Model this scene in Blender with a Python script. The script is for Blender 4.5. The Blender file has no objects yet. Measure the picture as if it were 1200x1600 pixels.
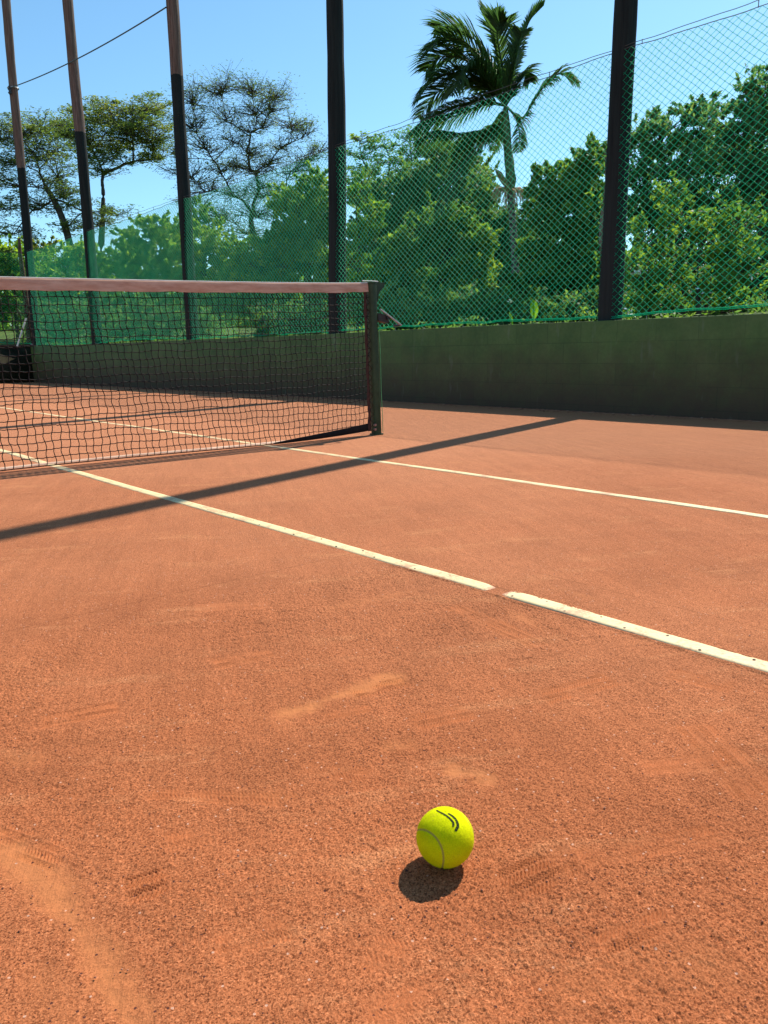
import bpy, math
import numpy as np
from mathutils import Matrix, Vector

rng = np.random.default_rng(7)
scene = bpy.context.scene
COL = scene.collection

# ------------------------------------------------------------------ camera
CAM = np.array([-3.745, -4.404, 0.588])
YAW, PITCH, ROLL, FPX = -0.7128, 0.2005, -0.0150, 1217.0
_cy, _sy = math.cos(YAW), math.sin(YAW)
_f = np.array([-_sy * math.cos(PITCH), _cy * math.cos(PITCH), -math.sin(PITCH)])
_r = np.array([_cy, _sy, 0.0]); _u = np.cross(_r, _f)
RR = _r * math.cos(ROLL) + _u * math.sin(ROLL)
UU = -_r * math.sin(ROLL) + _u * math.cos(ROLL)
cam_data = bpy.data.cameras.new("camera")
cam = bpy.data.objects.new("camera", cam_data); COL.objects.link(cam)
cam_data.sensor_fit = 'VERTICAL'; cam_data.sensor_height = 24.0
cam_data.lens = FPX / 1600 * 24.0
cam_data.clip_start = 0.05; cam_data.clip_end = 3000
cam.matrix_world = Matrix([[RR[0], UU[0], -_f[0], CAM[0]], [RR[1], UU[1], -_f[1], CAM[1]],
                           [RR[2], UU[2], -_f[2], CAM[2]], [0, 0, 0, 1]])
scene.camera = cam

# ------------------------------------------------------------------ world, sun, exposure
SUN_AZ = math.atan2(1.0, 0.252)      # from +Y towards +X
SUN_EL = math.radians(46.5)
world = bpy.data.worlds.new("World"); scene.world = world; world.use_nodes = True
wn = world.node_tree; wn.nodes.clear()
sky = wn.nodes.new('ShaderNodeTexSky'); sky.sky_type = 'NISHITA'; sky.sun_disc = False
sky.sun_elevation = SUN_EL; sky.sun_rotation = SUN_AZ
sky.air_density = 1.0; sky.dust_density = 0.3; sky.ozone_density = 1.6; sky.altitude = 0
bg = wn.nodes.new('ShaderNodeBackground'); bg.inputs[1].default_value = 0.12
hs = wn.nodes.new('ShaderNodeHueSaturation'); hs.inputs['Saturation'].default_value = 1.0
hs.inputs['Value'].default_value = 1.0
wo = wn.nodes.new('ShaderNodeOutputWorld')
tint = wn.nodes.new('ShaderNodeMix'); tint.data_type = 'RGBA'; tint.blend_type = 'MULTIPLY'; tint.inputs[0].default_value = 1
tint.inputs[7].default_value = (0.76, 1.06, 1.12, 1)
wn.links.new(sky.outputs[0], hs.inputs['Color']); wn.links.new(hs.outputs[0], tint.inputs[6]); wn.links.new(tint.outputs[2], bg.inputs[0]); wn.links.new(bg.outputs[0], wo.inputs[0])
sl = bpy.data.lights.new("sun", 'SUN'); sl.energy = 5.0; sl.angle = math.radians(0.53); sl.color = (1.0, 0.945, 0.84)
sun = bpy.data.objects.new("sun", sl); COL.objects.link(sun)
sd = Vector((math.sin(SUN_AZ) * math.cos(SUN_EL), math.cos(SUN_AZ) * math.cos(SUN_EL), math.sin(SUN_EL)))
sun.rotation_euler = sd.to_track_quat('Z', 'Y').to_euler(); sun.location = (10, 5, 20)
scene.view_settings.view_transform = 'Standard'; scene.view_settings.look = 'None'
scene.view_settings.exposure = 0.40; scene.view_settings.gamma = 1.0
scene.cycles.max_bounces = 8; scene.cycles.transparent_max_bounces = 8

# ------------------------------------------------------------------ helpers
def W(px, py, d):
    """world point seen at photo pixel (px,py), d metres away horizontally"""
    D = RR * (px - 600) + UU * (800 - py) + _f * FPX
    return CAM + D * (d / math.hypot(D[0], D[1]))

def tag(o, label=None, cat=None, group=None, kind=None):
    if label: o['label'] = label
    if cat: o['category'] = cat
    if group: o['group'] = group
    if kind: o['kind'] = kind
    return o

def empty(name, loc=(0, 0, 0), **k):
    o = bpy.data.objects.new(name, None); o.empty_display_size = 0.1
    COL.objects.link(o); o.location = loc; tag(o, **k); return o

class MB:
    def __init__(s): s.V = []; s.F = []; s.n = 0; s.A = []
    def add(s, V, F, a=None):
        V = np.asarray(V, float).reshape(-1, 3)
        F = np.asarray(F, int)
        s.V.append(V); s.F.append(F + s.n); s.n += len(V)
        s.A.append(np.full(len(V), 0.5) if a is None else np.broadcast_to(a, (len(V),)).astype(float))
        return s
    def box(s, lo, hi, a=None):
        x0, y0, z0 = lo; x1, y1, z1 = hi
        V = [(x0, y0, z0), (x1, y0, z0), (x1, y1, z0), (x0, y1, z0), (x0, y0, z1), (x1, y0, z1), (x1, y1, z1), (x0, y1, z1)]
        return s.add(V, [(0, 3, 2, 1), (4, 5, 6, 7), (0, 1, 5, 4), (1, 2, 6, 5), (2, 3, 7, 6), (3, 0, 4, 7)], a)
    def tubes(s, P, R, k=3, ref=(0, 0, 1), caps=False, a=None):
        P = np.asarray(P, float)
        if P.ndim == 2: P = P[None]
        n, m, _ = P.shape
        R = np.broadcast_to(np.asarray(R, float), (n, m)) if np.ndim(R) < 3 else R
        T = np.gradient(P, axis=1); T /= np.linalg.norm(T, axis=2, keepdims=True) + 1e-12
        ref = np.broadcast_to(np.asarray(ref, float), T.shape)
        B = np.cross(T, ref); bl = np.linalg.norm(B, axis=2, keepdims=True)
        alt = np.cross(T, np.broadcast_to(np.array([1.0, 0.17, 0]), T.shape))
        B = np.where(bl < 0.12, alt, B); B /= np.linalg.norm(B, axis=2, keepdims=True) + 1e-12
        N = np.cross(B, T)
        ang = np.arange(k) * 2 * np.pi / k
        V = P[:, :, None] + R[:, :, None, None] * (np.cos(ang)[:, None] * B[:, :, None] + np.sin(ang)[:, None] * N[:, :, None])
        idx = np.arange(n * m * k).reshape(n, m, k)
        q = np.stack([idx[:, :-1, :], np.roll(idx, -1, 2)[:, :-1, :], np.roll(idx, -1, 2)[:, 1:, :], idx[:, 1:, :]], -1).reshape(-1, 4)
        if a is not None and np.ndim(a) > 0: a = np.broadcast_to(np.asarray(a).reshape(n, 1, 1), (n, m, k)).reshape(-1)
        s.add(V.reshape(-1, 3), q, a)
        if caps:
            c0 = P[:, 0]; c1 = P[:, -1]
            for c, ii in ((c0, idx[:, 0, :]), (c1, idx[:, -1, :])):
                for i in range(n):
                    VV = V.reshape(-1, 3)[ii[i]]
                    VV = np.vstack([VV, c[i]])
                    s.add(VV, [(j, (j + 1) % k, k) for j in range(k)])
        return s
    def build(s, name, mat, parent=None, smooth=False, attr=False):
        V = np.vstack(s.V)
        loops = np.concatenate([f.reshape(-1) for f in s.F])
        tot = np.concatenate([np.full(len(f), f.shape[1]) for f in s.F])
        me = bpy.data.meshes.new(name)
        me.vertices.add(len(V)); me.vertices.foreach_set('co', V.reshape(-1))
        me.loops.add(len(loops)); me.loops.foreach_set('vertex_index', loops.astype(np.int32))
        me.polygons.add(len(tot))
        st = np.concatenate([[0], np.cumsum(tot)[:-1]])
        me.polygons.foreach_set('loop_start', st.astype(np.int32))
        me.update(calc_edges=True); me.validate()
        if smooth: me.polygons.foreach_set('use_smooth', np.ones(len(me.polygons), bool))
        if attr:
            at = me.attributes.new('v', 'FLOAT', 'POINT'); at.data.foreach_set('value', np.concatenate(s.A).astype(np.float32))
        me.materials.append(mat)
        o = bpy.data.objects.new(name, me); COL.objects.link(o)
        if parent: o.parent = parent
        return o

def local(o, parent):     # geometry was given in world space: keep it there under a placed Empty
    o.parent = parent; o.matrix_parent_inverse = Matrix.Translation(-Vector(parent.location)); return o

# ---- material helper
class N:
    def __init__(s, name):
        s.m = bpy.data.materials.new(name); s.m.use_nodes = True; s.t = s.m.node_tree; s.t.nodes.clear()
        s.out = s.t.nodes.new('ShaderNodeOutputMaterial')
    def n(s, typ, **kw):
        nd = s.t.nodes.new('ShaderNode' + typ)
        for k, v in kw.items():
            if k.startswith('_'): setattr(nd, k[1:], v)
            else:
                key = int(k[1:]) if k[0] == 'i' and k[1:].isdigit() else k.replace('__', ' ')
                if hasattr(v, 'is_linked') or isinstance(v, bpy.types.NodeSocket): s.t.links.new(v, nd.inputs[key])
                else: nd.inputs[key].default_value = v
        return nd
    def link(s, a, b): s.t.links.new(a, b)
    def math(s, op, a, b=0.0, clamp=False):
        nd = s.n('Math', _operation=op, i0=a, i1=b); nd.use_clamp = clamp; return nd.outputs[0]
    def noise(s, vec, scale, detail=2.0, rough=0.5, w=None):
        return s.n('TexNoise', Vector=vec, Scale=scale, Detail=detail, Roughness=rough).outputs[0]
    def ramp(s, fac, stops):
        nd = s.n('ValToRGB', Fac=fac); cr = nd.color_ramp
        cr.elements[0].position = stops[0][0]; cr.elements[1].position = stops[-1][0]
        def c4(c): return tuple(c) + (1,) if hasattr(c, '__len__') else (c, c, c, 1)
        cr.elements[0].color = c4(stops[0][1]); cr.elements[1].color = c4(stops[-1][1])
        for p_, c in stops[1:-1]:
            e = cr.elements.new(p_); e.color = c4(c)
        return nd.outputs[0]
    def mix(s, f, a, b, mode='MIX'):
        nd = s.t.nodes.new('ShaderNodeMix'); nd.data_type = 'RGBA'; nd.blend_type = mode
        for i, v in ((0, f), (6, a), (7, b)):
            if isinstance(v, bpy.types.NodeSocket): s.t.links.new(v, nd.inputs[i])
            else: nd.inputs[i].default_value = v if i == 0 else tuple(v) + ((1,) if len(v) == 3 else ())
        return nd.outputs[2]
    def bsdf(s, col, rough=0.8, spec=0.3, normal=None, metal=0.0, sheen=0.0):
        b = s.n('BsdfPrincipled', Roughness=rough); b.inputs['Metallic'].default_value = metal
        b.inputs['Specular IOR Level'].default_value = spec; b.inputs['Sheen Weight'].default_value = sheen
        if isinstance(col, bpy.types.NodeSocket): s.link(col, b.inputs['Base Color'])
        else: b.inputs['Base Color'].default_value = tuple(col) + (1,)
        if normal is not None: s.link(normal, b.inputs['Normal'])
        s.link(b.outputs[0], s.out.inputs[0]); return b
    def bump(s, h, strength=0.5, dist=0.01, nrm=None):
        b = s.n('Bump', Strength=strength, Distance=dist, Height=h)
        if nrm is not None: s.link(nrm, b.inputs['Normal'])
        return b.outputs[0]
    def pos(s): return s.n('NewGeometry').outputs['Position']

def simple(name, col, rough=0.7, spec=0.3, var=0.25, scale=12, bump=0.2, metal=0.0):
    m = N(name); p = m.pos()
    nz = m.noise(p, scale, 4, 0.6)
    f = m.ramp(nz, [(0.3, 1 - var), (0.7, 1 + var)])
    c = m.mix(1.0, col, f, 'MULTIPLY')
    m.bsdf(c, rough, spec, m.bump(m.noise(p, scale * 6, 3), bump, 0.004), metal)
    return m.m

# ------------------------------------------------------------------ materials
def clay_material():
    m = N('clay'); p = m.pos()
    big = m.noise(p, 0.55, 3, 0.55); mid = m.noise(p, 3.2, 4, 0.6)
    c = m.ramp(big, [(0.30, (0.392, 0.120, 0.045)), (0.5, (0.450, 0.145, 0.055)), (0.72, (0.510, 0.174, 0.069))])
    c = m.mix(0.55, c, m.ramp(mid, [(0.28, 0.72), (0.5, 1.0), (0.75, 1.2)]), 'MULTIPLY')
    # paler, less grainy clay towards the net and the side wall
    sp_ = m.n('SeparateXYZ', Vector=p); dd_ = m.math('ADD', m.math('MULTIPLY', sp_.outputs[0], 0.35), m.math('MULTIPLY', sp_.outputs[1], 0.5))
    far_pale = m.ramp(m.math('ADD', m.math('ADD', m.math('MULTIPLY', dd_, 0.36), 1.10), m.math('MULTIPLY', m.math('SUBTRACT', big, 0.5), 0.9)), [(0.0, 0.0), (1.0, 1.0)])
    c = m.mix(m.math('MULTIPLY', far_pale, 0.85), c, (0.53, 0.215, 0.105))
    # ragged paler scuffs and drag marks
    ro = m.n('VectorRotate', _rotation_type='Z_AXIS', Vector=p, Angle=0.5).outputs[0]
    st_ = m.n('VectorMath', _operation='MULTIPLY', i0=ro, i1=(1.0, 3.2, 1)).outputs[0]
    sc1 = m.noise(st_, 2.6, 7, 0.72); scf = m.ramp(sc1, [(0.54, 0.0), (0.68, 0.6)])
    c = m.mix(scf, c, (0.58, 0.235, 0.100))
    st2 = m.n('VectorMath', _operation='MULTIPLY', i0=ro, i1=(9.0, 1.0, 1)).outputs[0]
    sc2 = m.noise(st2, 2.0, 6, 0.75); c = m.mix(0.35, c, m.ramp(sc2, [(0.3, 0.72), (0.7, 1.25)]), 'MULTIPLY')
    # crushed brick grains in mixed tones, plus painted-in shade in the low pits
    vor = m.n('TexVoronoi', Vector=p, Scale=580.0, Randomness=1.0); vc = m.n('SeparateColor', Color=vor.outputs['Color'])
    g1 = m.noise(p, 410, 3, 0.7)
    grain = m.ramp(vc.outputs[0], [(0.0, (0.22, 0.17, 0.16)), (0.18, (0.62, 0.55, 0.52)), (0.5, (1.0, 1.0, 1.0)), (0.9, (1.15, 1.17, 1.2)), (1.0, (1.45, 1.6, 1.75))])
    gr2 = m.ramp(g1, [(0.34, 0.40), (0.5, 1.0), (0.68, 1.25)])
    bare = m.n('Attribute', _attribute_name='v').outputs['Fac']
    cf = m.n('Attribute', _attribute_name='calm').outputs['Fac']
    keep = m.math('SUBTRACT', 1.0, m.math('MAXIMUM', m.math('MULTIPLY', bare, 0.75), m.math('MULTIPLY', cf, 0.8)), True)
    c2 = m.mix(m.math('MULTIPLY', m.math('SUBTRACT', keep, m.math('MULTIPLY', far_pale, 0.35), True), 0.8), c, grain, 'MULTIPLY')
    c2 = m.mix(m.math('MULTIPLY', keep, 0.72), c2, gr2, 'MULTIPLY')
    c2 = m.mix(m.math('MULTIPLY', bare, 0.65), c2, (0.52, 0.188, 0.066))
    # scattered dark and pale specks
    v2 = m.n('TexVoronoi', Vector=p, Scale=190.0); s2 = m.n('SeparateColor', Color=v2.outputs['Color'])
    near = m.math('LESS_THAN', v2.outputs['Distance'], 0.28)
    dk = m.math('MULTIPLY', near, m.math('GREATER_THAN', s2.outputs[1], 0.965))
    lt = m.math('MULTIPLY', near, m.math('GREATER_THAN', s2.outputs[2], 0.986))
    c2 = m.mix(dk, c2, (0.10, 0.035, 0.025)); c2 = m.mix(lt, c2, (0.60, 0.33, 0.22))
    h = m.math('ADD', m.math('MULTIPLY', g1, 1.0), m.math('MULTIPLY', vc.outputs[0], 0.5))
    h = m.math('MULTIPLY', h, keep)
    bp = m.bump(h, 0.85, 0.0016)
    bp = m.bump(m.noise(p, 45, 4, 0.7), 0.5, 0.004, bp); bp = m.bump(m.math('ADD', sc2, sc1), 0.35, 0.012, bp)
    m.bsdf(c2, 0.95, 0.1, bp, sheen=0.0); return m.m
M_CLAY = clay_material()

def tape_material():
    m = N('line_tape'); p = m.pos()
    a = m.noise(p, 9, 4, 0.7); b = m.noise(p, 120, 3, 0.7)
    dirt = m.ramp(m.math('ADD', m.math('MULTIPLY', a, 0.6), m.math('MULTIPLY', b, 0.4)), [(0.48, 0.0), (0.60, 0.75)])
    ed = m.n('Attribute', _attribute_name='v').outputs['Fac']
    d = m.math('MAXIMUM', dirt, m.math('MULTIPLY', m.math('GREATER_THAN', m.math('ADD', ed, m.math('MULTIPLY', b, 0.55)), 0.95), 0.9))
    c = m.mix(d, (0.80, 0.61, 0.31), (0.50, 0.22, 0.12))
    m.bsdf(c, 0.6, 0.3, m.bump(b, 0.3, 0.001)); return m.m
M_TAPE = tape_material()

def wall_material():
    m = N('painted_block_wall'); p = m.pos()
    xyz = m.n('SeparateXYZ', Vector=p); z = xyz.outputs[2]
    run = m.math('ADD', xyz.outputs[1], xyz.outputs[0])
    v = m.n('CombineXYZ', X=run, Y=m.math('ADD', z, 0.135)).outputs[0]
    br = m.n('TexBrick', Vector=v, Scale=1.0, Mortar__Size=0.004, Mortar__Smooth=0.3, Brick__Width=0.40, Row__Height=0.20)
    br.inputs['Color1'].default_value = (0, 0, 0, 1); br.inputs['Color2'].default_value = (1, 1, 1, 1); br.inputs['Bias'].default_value = 0
    bc = m.n('SeparateColor', Color=br.outputs['Color']).outputs[0]
    nz = m.noise(p, 2.2, 5, 0.65); fz = m.noise(p, 30, 4, 0.6)
    green = m.ramp(nz, [(0.3, (0.075, 0.120, 0.032)), (0.5, (0.105, 0.152, 0.040)), (0.75, (0.145, 0.18, 0.055))])
    green = m.mix(0.22, green, m.ramp(bc, [(0, 0.62), (1, 1.25)]), 'MULTIPLY')
    green = m.mix(0.4, green, m.ramp(fz, [(0.3, 0.75), (0.7, 1.2)]), 'MULTIPLY')
    # clay splashed up from the court
    sp = m.math('ADD', z, m.math('MULTIPLY', m.math('SUBTRACT', m.noise(p, 5, 5, 0.7), 0.5), 0.55))
    cf = m.ramp(sp, [(0.02, 0.95), (0.22, 0.75), (0.46, 0.42), (0.72, 0.0)])
    c = m.mix(cf, green, (0.085, 0.045, 0.028))
    # runs and bare patches
    vv = m.n('VectorMath', _operation='MULTIPLY', i0=p, i1=(1, 5.0, 1.1)).outputs[0]
    st = m.ramp(m.noise(vv, 1.6, 3, 0.6), [(0.62, 0.0), (0.72, 0.20)])
    c = m.mix(st, c, (0.26, 0.25, 0.19))
    c = m.mix(m.math('MULTIPLY', m.math('LESS_THAN', m.math('MULTIPLY', br.outputs['Fac'], -1.0), -0.5), m.ramp(m.noise(p, 1.3, 3), [(0.35, 0.0), (0.65, 0.42)])), c, (0.03, 0.038, 0.018))
    bp = m.bump(br.outputs['Fac'], -0.35, 0.004); bp = m.bump(fz, 0.4, 0.006, bp)
    m.bsdf(c, 0.75, 0.25, bp); return m.m
M_WALL = wall_material()

def pole_material(paint_h):
    m = N('timber_pole'); p = m.pos(); z = m.n('SeparateXYZ', Vector=p).outputs[2]
    vv = m.n('VectorMath', _operation='MULTIPLY', i0=p, i1=(14, 14, 0.6)).outputs[0]
    g = m.noise(vv, 3, 5, 0.65)
    wood = m.ramp(g, [(0.25, (0.070, 0.045, 0.036)), (0.5, (0.145, 0.098, 0.078)), (0.75, (0.24, 0.18, 0.15))])
    tar = m.ramp(g, [(0.3, (0.009, 0.012, 0.012)), (0.7, (0.022, 0.029, 0.028))])
    edge = m.math('ADD', z, m.math('MULTIPLY', m.noise(p, 9, 2), 0.10))
    c = m.mix(m.math('LESS_THAN', edge, paint_h), wood, tar)
    low = m.ramp(z, [(0.0, 0.0), (1.0, 0.0)])
    c = m.mix(m.ramp(m.math('SUBTRACT', 2.6, z), [(0.0, 0.0), (1.0, 0.35)]), c, (0.040, 0.044, 0.040))
    m.bsdf(c, 0.8, 0.15, m.bump(g, 0.8, 0.014)); return m.m
M_POLE = pole_material(5.22)

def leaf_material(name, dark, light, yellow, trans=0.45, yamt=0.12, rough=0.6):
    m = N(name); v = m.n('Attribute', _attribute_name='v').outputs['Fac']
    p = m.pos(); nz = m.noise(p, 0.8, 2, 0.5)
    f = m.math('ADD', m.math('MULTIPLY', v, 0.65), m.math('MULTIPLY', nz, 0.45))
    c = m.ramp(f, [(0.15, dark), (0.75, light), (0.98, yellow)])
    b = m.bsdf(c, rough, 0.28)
    tr = m.n('BsdfTranslucent', Color=m.mix(1.0, c, (1.35, 1.55, 0.6), 'MULTIPLY'))
    mx = m.n('MixShader', i0=trans, i1=b.outputs[0], i2=tr.outputs[0]); m.link(mx.outputs[0], m.out.inputs[0])
    return m.m
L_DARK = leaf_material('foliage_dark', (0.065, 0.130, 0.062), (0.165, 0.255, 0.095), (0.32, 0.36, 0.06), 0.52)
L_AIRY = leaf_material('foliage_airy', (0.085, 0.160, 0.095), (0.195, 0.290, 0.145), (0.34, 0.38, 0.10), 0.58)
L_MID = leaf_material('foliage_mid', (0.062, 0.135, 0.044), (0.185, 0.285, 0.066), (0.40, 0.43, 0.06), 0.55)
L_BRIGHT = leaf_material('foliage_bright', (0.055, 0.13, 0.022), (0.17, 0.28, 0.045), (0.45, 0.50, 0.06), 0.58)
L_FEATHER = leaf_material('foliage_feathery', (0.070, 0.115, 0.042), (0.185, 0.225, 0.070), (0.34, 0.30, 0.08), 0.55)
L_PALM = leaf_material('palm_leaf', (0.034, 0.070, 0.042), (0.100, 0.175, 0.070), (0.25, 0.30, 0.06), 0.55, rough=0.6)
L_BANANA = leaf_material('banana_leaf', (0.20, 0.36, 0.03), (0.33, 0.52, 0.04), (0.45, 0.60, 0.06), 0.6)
M_BARK = simple('bark', (0.11, 0.085, 0.062), 0.9, 0.1, 0.5, 10, 0.6)
M_BARKG = simple('grey_bark', (0.075, 0.066, 0.058), 0.9, 0.1, 0.5, 6, 0.4)
def netmat():
    m = N('green_netting_twine'); c = (0.010, 0.48, 0.30, 1)
    b = m.bsdf(c[:3], 0.4, 0.4); tr = m.n('BsdfTranslucent', Color=(0.012, 0.64, 0.40, 1))
    mx = m.n('MixShader', i0=0.6, i1=b.outputs[0], i2=tr.outputs[0]); m.link(mx.outputs[0], m.out.inputs[0]); return m.m
M_NETGREEN = netmat()
M_TWINE = simple('black_twine', (0.020, 0.014, 0.013), 0.8, 0.2, 0.3, 30, 0.0)
M_CABLE = simple('steel_cable', (0.055, 0.06, 0.06), 0.5, 0.4, 0.1, 10, 0.0)

def canvas(name, col, col2):
    m = N(name); p = m.pos()
    vv = m.n('VectorMath', _operation='MULTIPLY', i0=p, i1=(1.0, 1, 5)).outputs[0]
    a = m.noise(vv, 5, 5, 0.7); b = m.noise(p, 300, 2)
    c = m.mix(m.ramp(a, [(0.35, 0.0), (0.68, 1.0)]), col, col2)
    m.bsdf(c, 0.9, 0.1, m.bump(m.math('ADD', m.math('MULTIPLY', a, 2.0), b), 0.35, 0.003)); return m.m
M_BAND = canvas('dusty_canvas', (0.68, 0.41, 0.30), (0.48, 0.235, 0.155))
M_HEM = simple('white_cord', (0.80, 0.74, 0.68), 0.8, 0.2, 0.15, 20, 0.1)
M_POSTG = simple('green_post_paint', (0.030, 0.052, 0.020), 0.55, 0.35, 0.35, 14, 0.15)
M_IRON = simple('dark_iron', (0.045, 0.045, 0.05), 0.4, 0.5, 0.3, 40, 0.2, 0.6)
M_LACE = simple('brown_lacing', (0.07, 0.032, 0.026), 0.85, 0.2, 0.3, 40, 0.1)

# ------------------------------------------------------------------ ground: court surface
PX0, PX1, PY0, PY1, ST = -3.80, -2.10, -4.36, -2.62, 0.0016
def vnoise(shape_x, shape_y, seed, octs):
    """cheap lattice noise sampled at x,y arrays; octs = [(cells per metre, amplitude)]"""
    g = np.random.default_rng(seed); out = 0
    for f, a in octs:
        X = shape_x * f + 1000; Y = shape_y * f + 1000
        xi = np.floor(X).astype(int); yi = np.floor(Y).astype(int); fx = X - xi; fy = Y - yi
        fx = fx * fx * (3 - 2 * fx); fy = fy * fy * (3 - 2 * fy)
        T = g.random((512, 512)); w = lambda i, j: T[i % 512, j % 512]
        out = out + a * ((w(xi, yi) * (1 - fx) + w(xi + 1, yi) * fx) * (1 - fy) + (w(xi, yi + 1) * (1 - fx) + w(xi + 1, yi + 1) * fx) * fy - 0.5)
    return out

def seg_dist(X, Y, pts):
    """distance to a polyline and the position along it"""
    best = np.full(X.shape, 9.0); al = np.zeros(X.shape); L = 0
    for a, b in zip(pts[:-1], pts[1:]):
        a = np.array(a); b = np.array(b); d = b - a; l = np.hypot(*d)
        t = np.clip(((X - a[0]) * d[0] + (Y - a[1]) * d[1]) / l ** 2, 0, 1)
        dd = np.hypot(X - a[0] - t * d[0], Y - a[1] - t * d[1])
        al = np.where(dd < best, L + t * l, al); best = np.minimum(best, dd); L += l
    return best, al, L

def G(px, py):   # ground point under a photo pixel
    D = RR * (px - 600) + UU * (800 - py) + _f * FPX
    t = -CAM[2] / D[2]; return (CAM + D * t)[:2]

SKIDS = [([(-60, 1290), (30, 1340), (105, 1420), (150, 1500), (215, 1620), (250, 1700)], 0.022, 0.85),
         ([(450, 1112), (530, 1085), (612, 1058)], 0.034, 1.0), ([(712, 1205), (765, 1212)], 0.017, 0.95),
         ([(608, 1168), (636, 1166)], 0.012, 0.4), ([(820, 905), (925, 935)], 0.02, 0.35),
         ([(745, 925), (850, 985), (900, 1010)], 0.016, 0.4), ([(1130, 990), (1190, 998)], 0.02, 0.3),
         ([(-10, 1180), (50, 1190)], 0.022, 0.35), ([(520, 950), (640, 925)], 0.03, 0.28),
         ([(380, 1110), (440, 1130)], 0.02, 0.25), ([(770, 930), (796, 936)], 0.02, 0.7),
         ([(380, 1240), (470, 1250)], 0.014, 0.35), ([(1010, 870), (1060, 860)], 0.02, 0.3),
         ([(60, 1530), (120, 1600)], 0.03, 0.2), ([(900, 1545), (1100, 1500)], 0.05, 0.16)]
# shoe prints: start, end (pixels on the photo's ground), rows, half width m, strength
PRINTS = [((190, 1397), (268, 1372), 3, 0.022, 1.0), ((-10, 1300), (110, 1345), 3, 0.02, 0.7),
          ((230, 1240), (470, 1250), 4, 0.016, 0.6), ((548, 1085), (640, 1062), 3, 0.022, 0.9),
          ((780, 1392), (900, 1340), 4, 0.03, 1.0), ((900, 1345), (1130, 1302), 4, 0.022, 0.6),
          ((1080, 1130), (1195, 1250), 5, 0.04, 0.6), ((705, 945), (850, 1010), 4, 0.03, 0.6),
          ((1000, 1200), (1150, 1185), 4, 0.03, 0.4), ((500, 1120), (585, 1105), 2, 0.016, 0.5),
          ((410, 865), (450, 858), 3, 0.025, 0.5), ((560, 1580), (680, 1560), 3, 0.02, 0.4),
          ((300, 950), (420, 945), 3, 0.03, 0.4), ((930, 1480), (1060, 1430), 3, 0.024, 0.7), ((330, 1480), (470, 1440), 3, 0.022, 0.6),
          ((640, 1130), (740, 1110), 4, 0.03, 0.6), ((840, 1090), (960, 1060), 4, 0.03, 0.7), ((60, 1130), (190, 1105), 4, 0.03, 0.6),
          ((250, 1320), (340, 1300), 3, 0.02, 0.5), ((560, 1480), (640, 1500), 3, 0.02, 0.5), ((1040, 1050), (1150, 1075), 4, 0.03, 0.6), ((330, 1040), (430, 1020), 3, 0.03, 0.6), ((470, 1195), (580, 1215), 3, 0.024, 0.5)]
def marks(X, Y):
    """height offset and bareness of the clay at X,Y"""
    wob = vnoise(X, Y, 3, [(9, 0.03), (28, 0.022), (90, 0.014), (220, 0.008)])
    bare = np.zeros(X.shape); dep = np.zeros(X.shape)
    for pts, w, s in SKIDS:
        P = [G(*q) for q in pts]; d, al, L = seg_dist(X, Y, P)
        mk = np.clip((w - d + wob * 0.9) / 0.014 * 0.5, 0, 1) * s
        bare = np.maximum(bare, mk); dep = np.minimum(dep, -0.0014 * mk)
    calm = np.zeros(X.shape)
    for a, b, rows, hw, s in PRINTS:
        A = G(*a); B = G(*b); d = B - A; L = np.hypot(*d); d = d / L; n = np.array([-d[1], d[0]])
        u = (X - A[0]) * d[0] + (Y - A[1]) * d[1]; v = (X - A[0]) * n[0] + (Y - A[1]) * n[1]
        inside = np.clip(np.minimum.reduce([u, L - u]) / 0.012, 0, 1) * np.clip((hw - np.abs(v) + wob * 0.35) / 0.006, 0, 1)
        brk = np.clip(0.85 + vnoise(X, Y, 11 + int(a[0]) % 50, [(35, 1.3), (14, 0.9)]), 0, 1)
        per = 2 * hw / rows
        ph = np.abs(((v / per) % 1.0) - 0.5) * 2
        lug = np.sin((u + (np.abs(((v / (2 * per)) % 1.0) - 0.5) * 2) * per * 0.9) / 0.0056 * 2 * np.pi)
        h = np.where(ph < 0.8, lug, 0.5) * 0.0030 * s * inside * brk
        dep = dep + h - 0.0006 * inside * s
        bare = np.maximum(bare, 0.06 * inside * s); calm = np.maximum(calm, 0.8 * inside * brk)
    return dep, np.clip(bare, 0, 1), calm

xs = np.arange(PX0, PX1 + 1e-6, ST); ys = np.arange(PY0, PY1 + 1e-6, ST)
Xg, Yg = np.meshgrid(xs, ys, indexing='ij')
dep, bare, calm = marks(Xg, Yg)
edge = np.clip(np.minimum.reduce([Xg - PX0, PX1 - Xg, Yg - PY0, PY1 - Yg]) / 0.25, 0, 1)
hz = dep + vnoise(Xg, Yg, 5, [(3, 0.0030), (11, 0.0022), (40, 0.0014)])
ca_, sa2 = math.cos(0.45), math.sin(0.45); Ur = Xg * ca_ - Yg * sa2; Vr = Xg * sa2 + Yg * ca_
strk = vnoise(Ur * 0.12, Vr, 14, [(110, 1.0), (60, 0.8)]) * np.clip(vnoise(Xg, Yg, 15, [(3.5, 2.4), (8, 1.2)]), 0, 1)
hz = hz + strk * 0.0022
dl = np.abs(Xg + 2.3075 + 0.002 * np.sin(Yg * 9)); edn = vnoise(Xg, Yg, 17, [(16, 1.0), (60, 0.8)])
gr = rng.random(Xg.shape)
gr2 = vnoise(Xg, Yg, 8, [(430, 1.0), (230, 0.9)])
patchy = np.clip(0.75 + vnoise(Xg, Yg, 9, [(2.2, 1.2), (7, 0.6)]), 0.25, 1.3)
hz = hz + ((gr - 0.5) * 0.0009 + gr2 * 0.0019) * (1 - 0.85 * bare) * (1 - calm) * patchy * 1.05
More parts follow.
